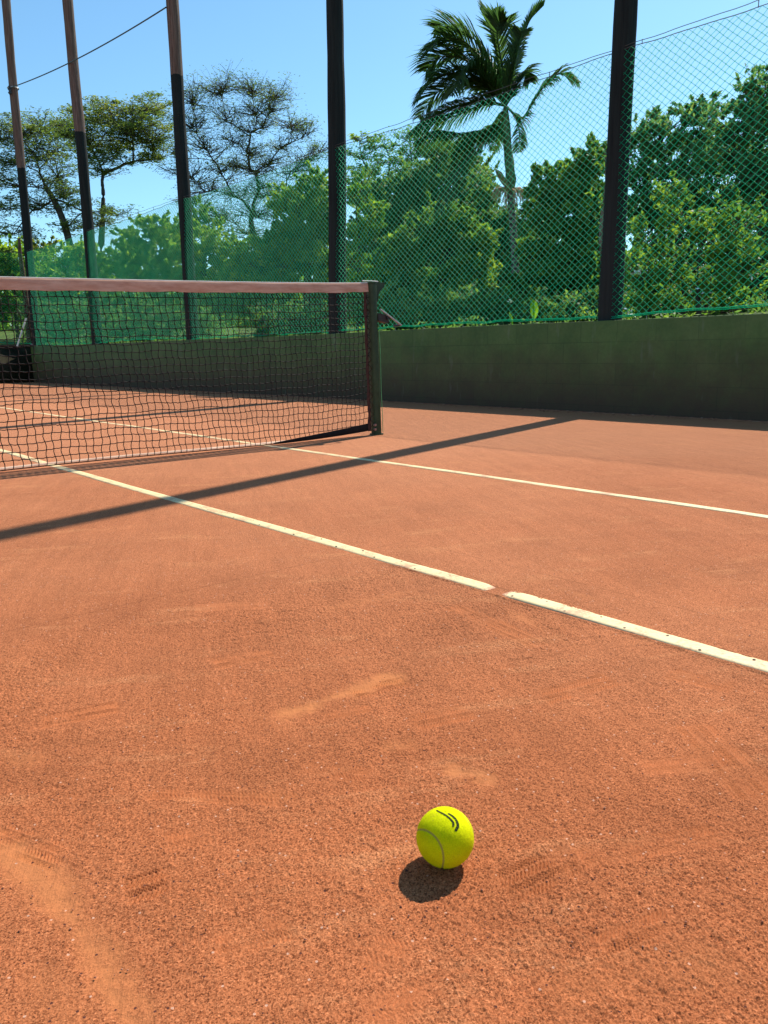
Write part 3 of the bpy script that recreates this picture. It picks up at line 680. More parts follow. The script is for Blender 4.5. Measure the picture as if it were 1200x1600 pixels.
def net_post(loc, label, flip=1):
    root = empty('net_post', loc, label=label, cat='net post', group='green posts holding the tennis net')
    def bar(lo, hi, lean=-0.026, bev=0.008):
        mb = MB(); x0, y0, z0 = lo; x1, y1, z1 = hi; b = bev
        ring = [(x0 + b, y0), (x1 - b, y0), (x1, y0 + b), (x1, y1 - b), (x1 - b, y1), (x0 + b, y1), (x0, y1 - b), (x0, y0 + b)]
        V = [[(x * flip + lean * flip * z, y, z) for x, y in ring] for z in (z0, z1)]
        mb.add(np.array(V).reshape(-1, 3), [(k, (k + 1) % 8, (k + 1) % 8 + 8, k + 8) for k in range(8)])
        mb.add(np.array(V[1]), [(0, 1, 2, 3), (0, 3, 4, 7), (7, 4, 5, 6)]); return mb
    bar((-0.030, -0.030, -0.02), (0.030, 0.030, 1.075)).build('post_body', M_POSTG, root)
    bar((-0.033, -0.033, 1.077), (0.033, 0.033, 1.087)).build('cap', M_POSTG, root)
    bar((-0.040, -0.040, -0.02), (0.040, 0.040, 0.010), 0).build('base_sleeve', M_POSTG, root)
    # pulley plate at the top
    mb = MB(); c = [(0.025, 1.09), (0.125, 1.09), (0.115, 1.062), (0.065, 1.02), (0.052, 0.955), (0.025, 0.95)]; X0 = -0.026
    V = [(x * flip + X0 * flip, y, z) for y in (-0.008, 0.008) for x, z in c]
    mb.add(V, [(k, (k + 1) % 6, (k + 1) % 6 + 6, k + 6) for k in range(6)]); mb.add(V, [(0, 1, 2, 3), (0, 3, 4, 5), (9, 8, 7, 6), (11, 10, 9, 6)])
    mb.build('pulley_bracket', M_POSTG, root)
    mb = MB(); th = np.linspace(0, 2 * np.pi, 17)
    mb.tubes(np.stack([(0.055 + X0 + 0.018 * np.cos(th)) * flip, 0 * th, 1.075 + 0.018 * np.sin(th)], -1), 0.007, 6, ref=(0, 1, 0)); mb.build('pulley', M_IRON, root, smooth=True)
    mb = MB(); mb.tubes([[((-0.11) * flip, 0.0, 1.094), (-0.02 * flip, 0, 1.097), (0.03 * flip, 0, 1.096), (0.040 * flip, 0.0, 1.075)]], 0.003, 5); mb.build('head_cable', M_HEM, root, smooth=True)
    # ratchet box, axle, crank arm
    mb = MB()
    z = 0.845
    P = np.array([(0.01, -0.03, z - .022), (0.10, -0.03, z - .040), (0.112, -0.03, z - .028), (0.105, -0.03, z + .008), (0.065, -0.03, z + .022), (0.01, -0.03, z + .03)])
    V = [(x * flip, y + dy, zz_) for dy in (0, 0.055) for x, y, zz_ in P]
    mb.add(V, [(k, (k + 1) % 6, (k + 1) % 6 + 6, k + 6) for k in range(6)]); mb.add(V, [(0, 1, 2, 3), (0, 3, 4, 5), (9, 8, 7, 6), (11, 10, 9, 6)])
    mb.build('winch_box', simple('winch_brown', (0.035, 0.028, 0.026), 0.6, 0.4, 0.3, 40, .1), root)
    mb = MB(); mb.tubes([[(0.098 * flip, -0.045, z), (0.098 * flip, 0.045, z)]], 0.017, 10, ref=(1, 0, 0), caps=True); mb.build('axle', M_IRON, root)
    mb = MB(); t_ = np.linspace(0, 1, 6)[:, None]; mb.tubes((np.array([0.012, -0.05, z + .055]) * [flip, 1, 1]) * (1 - t_) + (np.array([0.215, -0.05, z - .055]) * [flip, 1, 1]) * t_, 0.0065, 7, caps=True)
    crank = mb.build('crank_arm', simple('bright_steel', (0.30, 0.30, 0.31), 0.35, 0.6, 0.2, 40, .1, .7), root, smooth=True)
    mb = MB(); mb.tubes([[(0.213 * flip, -0.052, z - .055), (0.214 * flip, -0.015, z - .055), (0.214 * flip, 0.03, z - .055)]], [[.006, .0085, .008]], 8, ref=(1, 0, 0), caps=True); mb.build('crank_grip', M_IRON, crank, smooth=True)
    # thin bright green strip painting in the sunlit outer edge of the post
    zz = np.linspace(0.02, 0.80, 20); mb = MB()
    mb.tubes(np.stack([(0.034 - 0.026 * zz + 0.002 * np.sin(zz * 14)) * flip, 0 * zz - 0.033, zz], -1), 0.0026, 5, ref=(0, 1, 0)); mb.build('lit_edge_strip', simple('lit_edge_green', (0.10, 0.32, 0.12), .5, .4, .2, 20, 0), root, smooth=True)
    for k in range(2):
        mb = MB(); z = 0.045 + 0.032 * k; mb.tubes([[(-0.045 * flip, -0.046, z), (-0.045 * flip, -0.030, z)]], 0.0095, 10, ref=(1, 0, 0), caps=True)
        mb.build('bolt', simple('rusty_bolt', (0.32, 0.17, 0.13), .6, .4, .2, 90, .1), root, smooth=False)
net_post((0, 0, 0), 'dark green net post with winch crank, standing at the right end of the net')

# ------------------------------------------------------------------ tennis ball
BR = 0.0335
bc = CAM.copy(); Dr = RR * (695.5 - 600) + UU * (800 - 1308) + _f * FPX
bc = CAM + Dr * ((BR - CAM[2] - 0.0006) / Dr[2]); bc = Vector(bc)
ball = empty('tennis_ball', (bc.x, bc.y, 0), label='fluorescent yellow tennis ball with a dark curved mark lying on the clay', cat='tennis ball')
vt = -Dr / np.linalg.norm(Dr); vr = RR - vt * (RR @ vt); vr /= np.linalg.norm(vr); vu = np.cross(vt, vr)
def bdir(a, b):  # view-space disc coordinates to a direction on the ball
    c = math.sqrt(max(0, 1 - a * a - b * b)); return vr * a + vu * b + vt * c
Aa = bdir(-0.25, -0.10); dd = vr * -0.78 + vu * -0.55; dd -= Aa * (dd @ Aa); dd /= np.linalg.norm(dd); ee = np.cross(Aa, dd)
SA = 0.85; SB = 1 - SA; sx_ = (SA - SB) * math.sqrt(0.5); ca = sx_ * math.sqrt(2); sa_ = math.sqrt(1 - ca * ca)
Cc = ca * Aa + sa_ * dd         # lobe centre
# local frame of the seam curve: A=(.354,.354,.866), C=(.707,.707,0)
zax = (Aa - ca * Cc) / sa_; xyd = Cc; pd = np.cross(zax, xyd)
xax = (xyd - pd) / math.sqrt(2); yax = (xyd + pd) / math.sqrt(2)
tt = np.linspace(0, 2 * np.pi, 241)
cu = np.stack([SA * np.cos(tt) + SB * np.cos(3 * tt), SA * np.sin(tt) - SB * np.sin(3 * tt), 2 * math.sqrt(SA * SB) * np.sin(2 * tt)], -1)
seam = cu[:, :1] * xax + cu[:, 1:2] * yax + cu[:, 2:] * zax
# felt sphere, pressed in along the seam
nu, nv = 128, 64
th = np.linspace(0, 2 * np.pi, nu, endpoint=False); ph = np.linspace(0.02, np.pi - 0.02, nv)
D = np.stack([np.sin(ph)[:, None] * np.cos(th), np.sin(ph)[:, None] * np.sin(th), np.cos(ph)[:, None] + 0 * th], -1).reshape(-1, 3)
dist = np.min(np.arccos(np.clip(D @ seam.T, -1, 1)), 1)
rad = BR * (1 - 0.020 * np.exp(-(dist / 0.045) ** 2)) + rng.normal(0, 0.00010, len(D))
V = D * rad[:, None]; V = np.vstack([V, [0, 0, BR], [0, 0, -BR]]); i = np.arange(nu * nv).reshape(nv, nu); j = np.roll(i, -1, 1)
mb = MB(); mb.add(V + [0, 0, bc.z], np.stack([i[:-1], i[1:], j[1:], j[:-1]], -1).reshape(-1, 4), np.concatenate([np.clip(1 - dist / 0.075, 0, 1), [0, 0]]))
nn = nu * nv
mb.F.append(np.array([(nn, i[0, k], j[0, k]) for k in range(nu)])); mb.F.append(np.array([(nn + 1, j[-1, k], i[-1, k]) for k in range(nu)]))
# felt fuzz: short curled fibres
nf = 15000; f0 = rng.normal(0, 1, (nf, 3)); f0 /= np.linalg.norm(f0, axis=1, keepdims=True)
keepf = np.min(np.arccos(np.clip(f0 @ seam.T, -1, 1)), 1) > 0.05; f0 = f0[keepf]; nf = len(f0)
tg = np.cross(f0, rng.normal(0, 1, (nf, 3))); tg /= np.linalg.norm(tg, axis=1, keepdims=True)
ln = rng.uniform(0.0006, 0.0021, nf)[:, None]; wdt = 0.00008
sb = np.cross(f0, tg) * wdt
base_ = f0 * (BR - 0.0001); tip = f0 * (BR + ln * 0.55) + tg * ln
V = np.stack([base_ - sb, base_ + sb, tip], 1) + [0, 0, bc.z]
mb.add(V.reshape(-1, 3), (np.arange(nf)[:, None] * 3 + np.arange(3)))
mb.A[-1][:] = 0
m = N('yellow_felt'); v = m.n('Attribute', _attribute_name='v').outputs['Fac']; p = m.pos()
fz = m.noise(p, 900, 3, .7); c = m.ramp(fz, [(0.3, (0.58, 0.60, 0.002)), (0.7, (0.84, 0.84, 0.005))])
c = m.mix(0.4, c, m.ramp(m.noise(p, 60, 3), [(0.3, 0.75), (0.7, 1.15)]), 'MULTIPLY')
c = m.mix(m.ramp(m.noise(p, 75, 5, .75), [(0.56, 0.0), (0.74, 0.35)]), c, (0.50, 0.27, 0.05))
c = m.mix(m.ramp(v, [(0.35, 0.0), (0.65, 1.0)]), c, (0.42, 0.36, 0.05))
b = m.bsdf(c, 0.95, 0.05, m.bump(fz, 0.5, 0.0006), sheen=0.0)
felt = mb.build('felt', m.m, ball, smooth=True, attr=True)
# curved printed mark: two strokes
def stroke(pts, w):
    P = np.array(pts, float); t0 = np.linspace(0, 1, len(P)); t1 = np.linspace(0, 1, 24)
    cx = np.interp(t1, t0, P[:, 0]); cy = np.interp(t1, t0, P[:, 1]); k = np.ones(5) / 5
    cx = np.convolve(np.pad(cx, 2, 'edge'), k, 'valid'); cy = np.convolve(np.pad(cy, 2, 'edge'), k, 'valid')
    dirs = np.array([bdir((a - 630) / 237, (486 - b_) / 254) for a, b_ in zip(cx, cy)])
    T = np.gradient(dirs, axis=0); S = np.cross(dirs, T); S /= np.linalg.norm(S, axis=1, keepdims=True)
    wd = np.interp(t1, [0, .08, .5, .9, 1], [w * .45, w * .7, w, w, w * .6])[:, None]
    cols = [dirs * (BR + 0.00022) + S * wd * u for u in (-.5, 0, .5)]
    cols = [c_ / np.linalg.norm(c_, axis=1, keepdims=True) * (BR + 0.00025) for c_ in cols]
    V = np.stack(cols, 1) + [0, 0, bc.z]; i = np.arange(72).reshape(24, 3)
    mb = MB(); mb.add(V.reshape(-1, 3), np.stack([i[:-1, :-1], i[:-1, 1:], i[1:, 1:], i[1:, :-1]], -1).reshape(-1, 4)); return mb
M_INK = simple('black_print', (0.025, 0.035, 0.012), 0.9, 0.1, 0.3, 900, 0.1)
stroke([(562, 262), (585, 282), (625, 300), (662, 328), (692, 358), (704, 385), (690, 408)], 0.0027).build('printed_mark', M_INK, ball)
stroke([(655, 293), (690, 312), (722, 345), (738, 385), (730, 415), (708, 440)], 0.0034).build('printed_mark', M_INK, ball)

# ------------------------------------------------------------------ vegetation
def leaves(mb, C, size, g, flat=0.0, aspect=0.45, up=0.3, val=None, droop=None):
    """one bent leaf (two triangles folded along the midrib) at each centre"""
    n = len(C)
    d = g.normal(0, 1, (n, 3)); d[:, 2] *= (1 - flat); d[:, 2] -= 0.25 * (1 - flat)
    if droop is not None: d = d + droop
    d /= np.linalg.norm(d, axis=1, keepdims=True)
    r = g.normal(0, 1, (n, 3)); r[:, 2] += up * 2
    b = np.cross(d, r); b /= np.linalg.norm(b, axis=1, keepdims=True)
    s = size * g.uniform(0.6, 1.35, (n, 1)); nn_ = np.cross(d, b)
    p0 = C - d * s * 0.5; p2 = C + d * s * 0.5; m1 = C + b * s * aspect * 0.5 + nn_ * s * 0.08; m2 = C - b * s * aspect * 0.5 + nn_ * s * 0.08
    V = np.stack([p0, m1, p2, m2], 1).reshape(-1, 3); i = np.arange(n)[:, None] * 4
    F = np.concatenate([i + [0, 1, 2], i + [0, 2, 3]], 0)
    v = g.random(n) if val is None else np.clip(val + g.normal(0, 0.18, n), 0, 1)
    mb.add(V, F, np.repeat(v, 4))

def bez(a, b, bend, m=7, g=None, jit=0.0):
    t = np.linspace(0, 1, m)[:, None]; c = (a + b) / 2 + bend
    P = (1 - t) ** 2 * a + 2 * t * (1 - t) * c + t ** 2 * b
    if g is not None and jit: P[1:-1] += g.normal(0, jit, (m - 2, 3))
    return P

def tree(name, label, cat, d, base, trunk, blobs, leafm, barkm, nclump, nleaf, lsize, seed, r0=0.12, flat=0.0, cl=0.30, cflat=0.7,
         depth=1.0, group=None, twig=True, aspect=0.45, thin=1.0, valb=0.45):
    """blobs: (px, py, rx, ry) outlines of the crown's masses at distance d; cl = clump radius / blob radius"""
    g = np.random.default_rng(seed); sc = d / FPX
    pts = [W(px, py, d) for px, py in trunk]
    b0 = W(base[0], base[1], d); b0[2] = float(terr(np.array([b0[0]]), np.array([b0[1]]))[0]) - 0.15
    root = empty(name, tuple(b0), label=label, cat=cat, group=group)
    path = np.array([b0] + pts)
    t0 = np.linspace(0, 1, len(path)); t1 = np.linspace(0, 1, 12)
    tp = np.stack([np.interp(t1, t0, path[:, k]) for k in range(3)], -1)
    for k in range(3): tp[1:-1, k] = (tp[:-2, k] + tp[1:-1, k] * 2 + tp[2:, k]) / 4
    br = MB(); br.tubes(tp, np.linspace(r0 * 1.15, r0 * 0.62, 12)[None], 9)
    fork = tp[-1]; lf = MB()
    tw, limb, sub = [], [], []
    view = np.array([_f[0], _f[1], 0]); view /= np.linalg.norm(view)
    if flat == 0: lsize *= 1.25; nleaf = int(nleaf * 0.62); cl *= 0.85; nclump = int(nclump * 0.95)
    side = np.cross(view, [0, 0, 1])
    BL = []
    for blob in blobs:
        px, py, rx, ry = blob[:4]; rx *= 1.2 if flat else 1.12; ry *= 1.1
        dz = g.uniform(-0.5, 0.5) * depth * rx * sc * 1.2
        if flat == 0: px += g.normal(0, .22) * rx; py += g.normal(0, .2) * ry; rx *= g.uniform(.8, 1.2); ry *= g.uniform(.8, 1.25)
        BL.append((W(px, py, d + dz), np.array([rx * sc, rx * sc * depth, ry * sc]), rx, ry, blob[4] if len(blob) > 4 else 0.0))
    # limbs grow outwards from the trunk top, each new one leaving the nearest limb already there
    s0 = 8 if flat else 3
    nodes = [tp[k] for k in range(s0, 12)]; par = [-1] + list(range(0, 11 - s0)); cost = [0.25 * np.linalg.norm(tp[k] - tp[s0]) for k in range(s0, 12)]
    order = sorted(range(len(BL)), key=lambda k: np.linalg.norm(BL[k][0] - fork)); ends = []; runs = []
    for k in order:
        c, R = BL[k][:2]; low = c - np.array([0, 0, R[2] * 0.45])
        A = np.array(nodes); D_ = low - A; dist = np.linalg.norm(D_, axis=1)
        pen = dist + 0.42 * np.array(cost) + np.where(D_[:, 2] < 0, 1.2 * -D_[:, 2], 0)
        j = int(np.argmin(pen)); st = A[j]; v0 = low - st; L_ = np.linalg.norm(v0)
        L = bez(st, low, np.array([0, 0, 0.10 * L_]) * (1 if flat else g.uniform(-.4, .6)) + g.normal(0, 0.05 * L_, 3), 9, g, 0.012 * L_)
        pj = j; ids = [j]
        for q_ in range(1, 9):
            nodes.append(L[q_]); par.append(pj); cost.append(cost[j] + L_ * q_ / 8); pj = len(nodes) - 1; ids.append(pj)
        runs.append((ids, k)); ends.append(pj)
    load = np.zeros(len(nodes))
    for e in ends:
        w_ = 1.0; q_ = e
        while q_ >= 0: load[q_] += w_; q_ = par[q_]
    rad_ = r0 * 0.62 * np.sqrt(load / max(1, len(ends))) * thin
    NA = np.array(nodes)
    for ids, k in runs:
        ids = np.array(ids); rr = rad_[ids].copy(); rr[0] = min(rr[0], rr[1] * 1.25)
        rr[1:] = np.maximum(rr[1:] * np.linspace(1, .72, 8), 0.006)
        br.tubes(NA[ids], rr[None], 6)
    for k, (c, R, rx, ry, dv) in enumerate(BL):
        ids = np.array([r_[0] for r_ in runs if r_[1] == k][0])
        nc = max(3, int(nclump * (rx * ry) / 900.0))
        u = g.normal(0, 1, (nc, 3)); u /= np.linalg.norm(u, axis=1, keepdims=True); u *= (g.random((nc, 1)) ** 0.42) * np.where(g.random((nc, 1)) < 0.22, g.uniform(1.05, 1.4, (nc, 1)), 1.0); big = np.linalg.norm(u, axis=1) > 1.0
        cc = c + u[:, :1] * R[0] * side + u[:, 1:2] * R[1] * view + u[:, 2:] * R[2] * np.array([0, 0, 1])
        cr = (R[0] * R[2]) ** 0.5 * cl * g.uniform(0.45, 1.35, nc) * np.where(big, 0.55, 1.0)
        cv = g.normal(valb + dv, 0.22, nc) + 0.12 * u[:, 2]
        for q0 in range(nc):
            m_ = max(6, int(nleaf * g.uniform(0.5, 1.4)))
            q_ = g.normal(0, 1, (m_, 3)); q_ /= np.linalg.norm(q_, axis=1, keepdims=True); q_ *= g.random((m_, 1)) ** 0.45
            q_[:, 2] *= (1 - cflat * 0.75)
            leaves(lf, cc[q0] + q_ * cr[q0], lsize, g, flat, aspect, 0.4, cv[q0])
            if twig:
                cand = NA[ids[3:]]; a = cand[np.argmin(np.linalg.norm(cand - cc[q0], axis=1) + g.uniform(0, .3, len(cand)) * R[0])]
                sub.append(bez(a, cc[q0], g.normal(0, 0.10 * cr[q0], 3), 6, g, 0.03 * cr[q0]))
                for _ in range(6 if flat else 1):
                    tw.append(bez(sub[-1][g.integers(2, 6)], cc[q0] + q_[g.integers(0, m_)] * cr[q0] * 1.15, g.normal(0, .10, 3) * cr[q0], 6))
    if flat == 0:      # loose sprigs that break the outline of the crown
        for c, R, rx, ry, dv in BL:
            for _ in range(9):
                u = g.normal(0, 1, 3); u[2] = abs(u[2]) * 0.9 - 0.15; u /= np.linalg.norm(u)
                a = c + (side * u[0] * R[0] + view * u[1] * R[1] + np.array([0, 0, u[2] * R[2]])) * 0.75
                dr = side * u[0] + view * u[1] + np.array([0, 0, u[2] + g.uniform(.1, .7)]); dr /= np.linalg.norm(dr)
                Ls = g.uniform(.35, .95) * (R[0] * R[2]) ** .5; sp = bez(a, a + dr * Ls, g.normal(0, .12, 3) * Ls, 6); nn2 = NA[np.argmin(np.linalg.norm(NA - a, axis=1))]; tw.append(bez(nn2, a + dr * Ls, a - (nn2 + a + dr * Ls) / 2, 6))
                ti = g.random(int(nleaf * .7)) ** .8; pp = np.stack([np.interp(ti, np.linspace(0, 1, 6), sp[:, k]) for k in range(3)], -1)
                leaves(lf, pp + g.normal(0, .085, pp.shape) * Ls * (1.15 - ti[:, None]), lsize, g, 0, aspect, 0.4, min(1, valb + dv + .12 + g.normal(0, .15)))
    sr = 0.012 * d / 30
    if sub: br.tubes(np.array(sub), np.linspace(sr * 1.3, sr * 0.6, 6)[None] * thin, 4)
    if tw: br.tubes(np.array(tw), np.linspace(sr * 0.5, sr * 0.22, 6)[None] * thin, 3)
    local(br.build('trunk', barkm, smooth=True), root); local(lf.build('crown', leafm, attr=True), root)
    return root

FT = 'feathery flat topped trees beyond the left fence'
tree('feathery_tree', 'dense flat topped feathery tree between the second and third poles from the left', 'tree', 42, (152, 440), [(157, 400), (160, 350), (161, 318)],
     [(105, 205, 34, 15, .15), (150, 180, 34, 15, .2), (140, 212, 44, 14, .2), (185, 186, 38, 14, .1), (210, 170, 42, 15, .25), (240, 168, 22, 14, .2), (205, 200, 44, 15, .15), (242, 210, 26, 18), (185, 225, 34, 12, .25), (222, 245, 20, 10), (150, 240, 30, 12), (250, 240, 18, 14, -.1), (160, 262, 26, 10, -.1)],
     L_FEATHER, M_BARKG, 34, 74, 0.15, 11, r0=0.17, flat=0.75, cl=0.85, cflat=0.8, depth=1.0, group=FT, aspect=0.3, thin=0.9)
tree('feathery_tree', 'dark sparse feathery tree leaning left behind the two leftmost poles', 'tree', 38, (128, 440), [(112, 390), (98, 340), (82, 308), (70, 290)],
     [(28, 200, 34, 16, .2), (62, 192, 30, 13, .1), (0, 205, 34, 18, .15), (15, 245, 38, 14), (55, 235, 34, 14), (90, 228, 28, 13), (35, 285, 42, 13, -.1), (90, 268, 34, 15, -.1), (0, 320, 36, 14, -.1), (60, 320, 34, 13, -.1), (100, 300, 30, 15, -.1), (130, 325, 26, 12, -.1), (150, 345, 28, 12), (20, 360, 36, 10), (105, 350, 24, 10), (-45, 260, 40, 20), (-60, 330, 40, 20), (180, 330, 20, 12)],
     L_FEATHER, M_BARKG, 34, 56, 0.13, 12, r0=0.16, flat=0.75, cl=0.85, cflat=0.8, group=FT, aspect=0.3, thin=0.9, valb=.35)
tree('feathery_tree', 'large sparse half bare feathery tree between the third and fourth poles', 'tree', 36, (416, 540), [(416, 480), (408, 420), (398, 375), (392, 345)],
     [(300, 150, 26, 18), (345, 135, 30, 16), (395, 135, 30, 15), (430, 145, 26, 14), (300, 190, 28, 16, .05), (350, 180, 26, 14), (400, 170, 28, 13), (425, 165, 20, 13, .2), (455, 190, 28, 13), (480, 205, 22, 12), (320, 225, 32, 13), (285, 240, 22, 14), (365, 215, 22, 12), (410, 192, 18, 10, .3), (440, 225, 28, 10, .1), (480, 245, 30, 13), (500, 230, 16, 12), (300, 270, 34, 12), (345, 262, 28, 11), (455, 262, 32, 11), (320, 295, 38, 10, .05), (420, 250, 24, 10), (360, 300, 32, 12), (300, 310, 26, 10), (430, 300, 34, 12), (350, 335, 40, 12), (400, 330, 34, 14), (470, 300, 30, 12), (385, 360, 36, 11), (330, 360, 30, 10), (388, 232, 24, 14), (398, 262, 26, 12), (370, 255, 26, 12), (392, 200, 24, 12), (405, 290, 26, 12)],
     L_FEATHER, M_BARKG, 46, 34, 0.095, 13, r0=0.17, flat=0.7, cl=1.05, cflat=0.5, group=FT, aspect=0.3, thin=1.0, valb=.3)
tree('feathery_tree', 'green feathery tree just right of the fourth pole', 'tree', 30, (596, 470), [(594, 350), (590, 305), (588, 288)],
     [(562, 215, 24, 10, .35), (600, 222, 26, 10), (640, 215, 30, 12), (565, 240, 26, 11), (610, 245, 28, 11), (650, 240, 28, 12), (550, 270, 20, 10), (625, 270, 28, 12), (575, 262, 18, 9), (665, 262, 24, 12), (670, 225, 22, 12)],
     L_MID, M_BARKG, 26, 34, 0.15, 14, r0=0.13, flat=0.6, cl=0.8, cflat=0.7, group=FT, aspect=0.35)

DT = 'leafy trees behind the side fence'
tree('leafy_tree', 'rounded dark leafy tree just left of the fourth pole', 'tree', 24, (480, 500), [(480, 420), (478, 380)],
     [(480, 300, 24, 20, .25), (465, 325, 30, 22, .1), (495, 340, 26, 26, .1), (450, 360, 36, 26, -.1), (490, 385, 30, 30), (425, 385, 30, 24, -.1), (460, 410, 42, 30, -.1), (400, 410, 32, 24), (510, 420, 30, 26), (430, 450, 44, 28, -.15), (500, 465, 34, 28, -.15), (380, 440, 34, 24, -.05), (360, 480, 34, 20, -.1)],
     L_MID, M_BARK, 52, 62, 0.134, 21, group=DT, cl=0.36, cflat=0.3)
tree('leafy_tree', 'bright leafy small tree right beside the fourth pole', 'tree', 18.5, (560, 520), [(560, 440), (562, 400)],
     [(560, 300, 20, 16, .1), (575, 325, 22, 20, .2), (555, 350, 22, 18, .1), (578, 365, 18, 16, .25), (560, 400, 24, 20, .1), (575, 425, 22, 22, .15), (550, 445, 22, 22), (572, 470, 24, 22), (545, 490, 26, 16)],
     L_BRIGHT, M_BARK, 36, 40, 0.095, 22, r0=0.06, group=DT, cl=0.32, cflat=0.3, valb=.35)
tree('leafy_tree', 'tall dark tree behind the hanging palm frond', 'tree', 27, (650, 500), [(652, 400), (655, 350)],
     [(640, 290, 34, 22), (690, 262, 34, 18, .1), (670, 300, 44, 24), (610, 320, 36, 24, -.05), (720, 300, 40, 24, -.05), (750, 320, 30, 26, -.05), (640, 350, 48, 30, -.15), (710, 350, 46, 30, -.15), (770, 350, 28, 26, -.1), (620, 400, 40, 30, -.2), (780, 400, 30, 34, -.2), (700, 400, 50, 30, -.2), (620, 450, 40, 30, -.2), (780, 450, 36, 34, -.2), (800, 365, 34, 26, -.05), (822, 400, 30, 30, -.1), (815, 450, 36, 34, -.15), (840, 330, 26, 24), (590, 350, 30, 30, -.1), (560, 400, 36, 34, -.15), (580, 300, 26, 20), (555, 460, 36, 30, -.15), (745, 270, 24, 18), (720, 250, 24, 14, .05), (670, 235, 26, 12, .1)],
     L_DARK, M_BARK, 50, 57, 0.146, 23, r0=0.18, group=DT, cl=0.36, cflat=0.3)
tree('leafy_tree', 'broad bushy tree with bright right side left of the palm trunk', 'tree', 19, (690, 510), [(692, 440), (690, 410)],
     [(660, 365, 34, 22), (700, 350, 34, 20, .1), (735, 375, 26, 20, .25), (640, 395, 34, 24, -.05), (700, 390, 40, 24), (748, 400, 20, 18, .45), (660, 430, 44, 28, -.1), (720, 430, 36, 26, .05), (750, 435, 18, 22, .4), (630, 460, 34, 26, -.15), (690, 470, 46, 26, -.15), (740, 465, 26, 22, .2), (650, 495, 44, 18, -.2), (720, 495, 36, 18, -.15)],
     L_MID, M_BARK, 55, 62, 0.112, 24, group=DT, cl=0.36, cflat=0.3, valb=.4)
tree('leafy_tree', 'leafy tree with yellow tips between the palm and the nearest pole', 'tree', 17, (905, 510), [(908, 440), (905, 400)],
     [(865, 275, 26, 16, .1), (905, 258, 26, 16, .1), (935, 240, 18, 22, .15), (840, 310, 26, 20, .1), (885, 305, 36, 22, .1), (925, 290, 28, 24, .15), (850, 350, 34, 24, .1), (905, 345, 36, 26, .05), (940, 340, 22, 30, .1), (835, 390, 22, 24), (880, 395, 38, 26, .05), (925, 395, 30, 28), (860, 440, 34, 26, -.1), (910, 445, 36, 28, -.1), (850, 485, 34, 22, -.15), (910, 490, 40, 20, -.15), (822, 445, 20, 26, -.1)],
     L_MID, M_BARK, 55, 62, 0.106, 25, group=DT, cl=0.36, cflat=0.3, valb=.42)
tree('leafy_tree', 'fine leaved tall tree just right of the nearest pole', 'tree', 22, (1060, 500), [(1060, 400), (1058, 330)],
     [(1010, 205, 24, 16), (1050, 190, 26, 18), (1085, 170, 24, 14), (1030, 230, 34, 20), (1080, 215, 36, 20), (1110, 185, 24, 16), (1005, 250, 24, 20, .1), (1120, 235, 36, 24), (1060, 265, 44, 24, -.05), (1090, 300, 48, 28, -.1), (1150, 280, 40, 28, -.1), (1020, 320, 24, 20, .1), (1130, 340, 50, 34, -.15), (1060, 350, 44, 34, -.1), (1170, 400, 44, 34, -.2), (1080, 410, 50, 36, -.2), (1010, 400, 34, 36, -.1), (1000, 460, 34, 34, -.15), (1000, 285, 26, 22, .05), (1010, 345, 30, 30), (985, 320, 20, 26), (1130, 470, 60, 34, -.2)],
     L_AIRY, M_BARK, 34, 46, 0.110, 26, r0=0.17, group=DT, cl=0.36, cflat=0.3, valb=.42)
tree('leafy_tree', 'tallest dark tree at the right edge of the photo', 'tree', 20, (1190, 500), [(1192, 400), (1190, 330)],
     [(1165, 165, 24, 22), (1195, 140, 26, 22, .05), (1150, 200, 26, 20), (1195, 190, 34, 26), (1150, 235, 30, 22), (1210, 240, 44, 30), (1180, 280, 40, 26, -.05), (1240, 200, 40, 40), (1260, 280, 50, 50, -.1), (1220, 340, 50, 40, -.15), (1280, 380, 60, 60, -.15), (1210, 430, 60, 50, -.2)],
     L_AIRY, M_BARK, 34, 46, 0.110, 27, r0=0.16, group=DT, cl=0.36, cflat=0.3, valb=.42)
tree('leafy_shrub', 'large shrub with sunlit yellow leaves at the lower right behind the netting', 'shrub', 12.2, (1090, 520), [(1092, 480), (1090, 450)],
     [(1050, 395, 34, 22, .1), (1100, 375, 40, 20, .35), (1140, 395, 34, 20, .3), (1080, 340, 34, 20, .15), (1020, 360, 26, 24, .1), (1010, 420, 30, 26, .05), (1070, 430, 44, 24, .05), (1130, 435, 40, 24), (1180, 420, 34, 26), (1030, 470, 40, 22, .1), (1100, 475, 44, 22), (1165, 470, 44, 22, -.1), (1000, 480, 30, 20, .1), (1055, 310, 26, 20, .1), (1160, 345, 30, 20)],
     L_MID, M_BARK, 17, 26, 0.085, 28, r0=0.04, group='shrubs behind the side wall', cl=0.42, cflat=0.2, valb=.36)

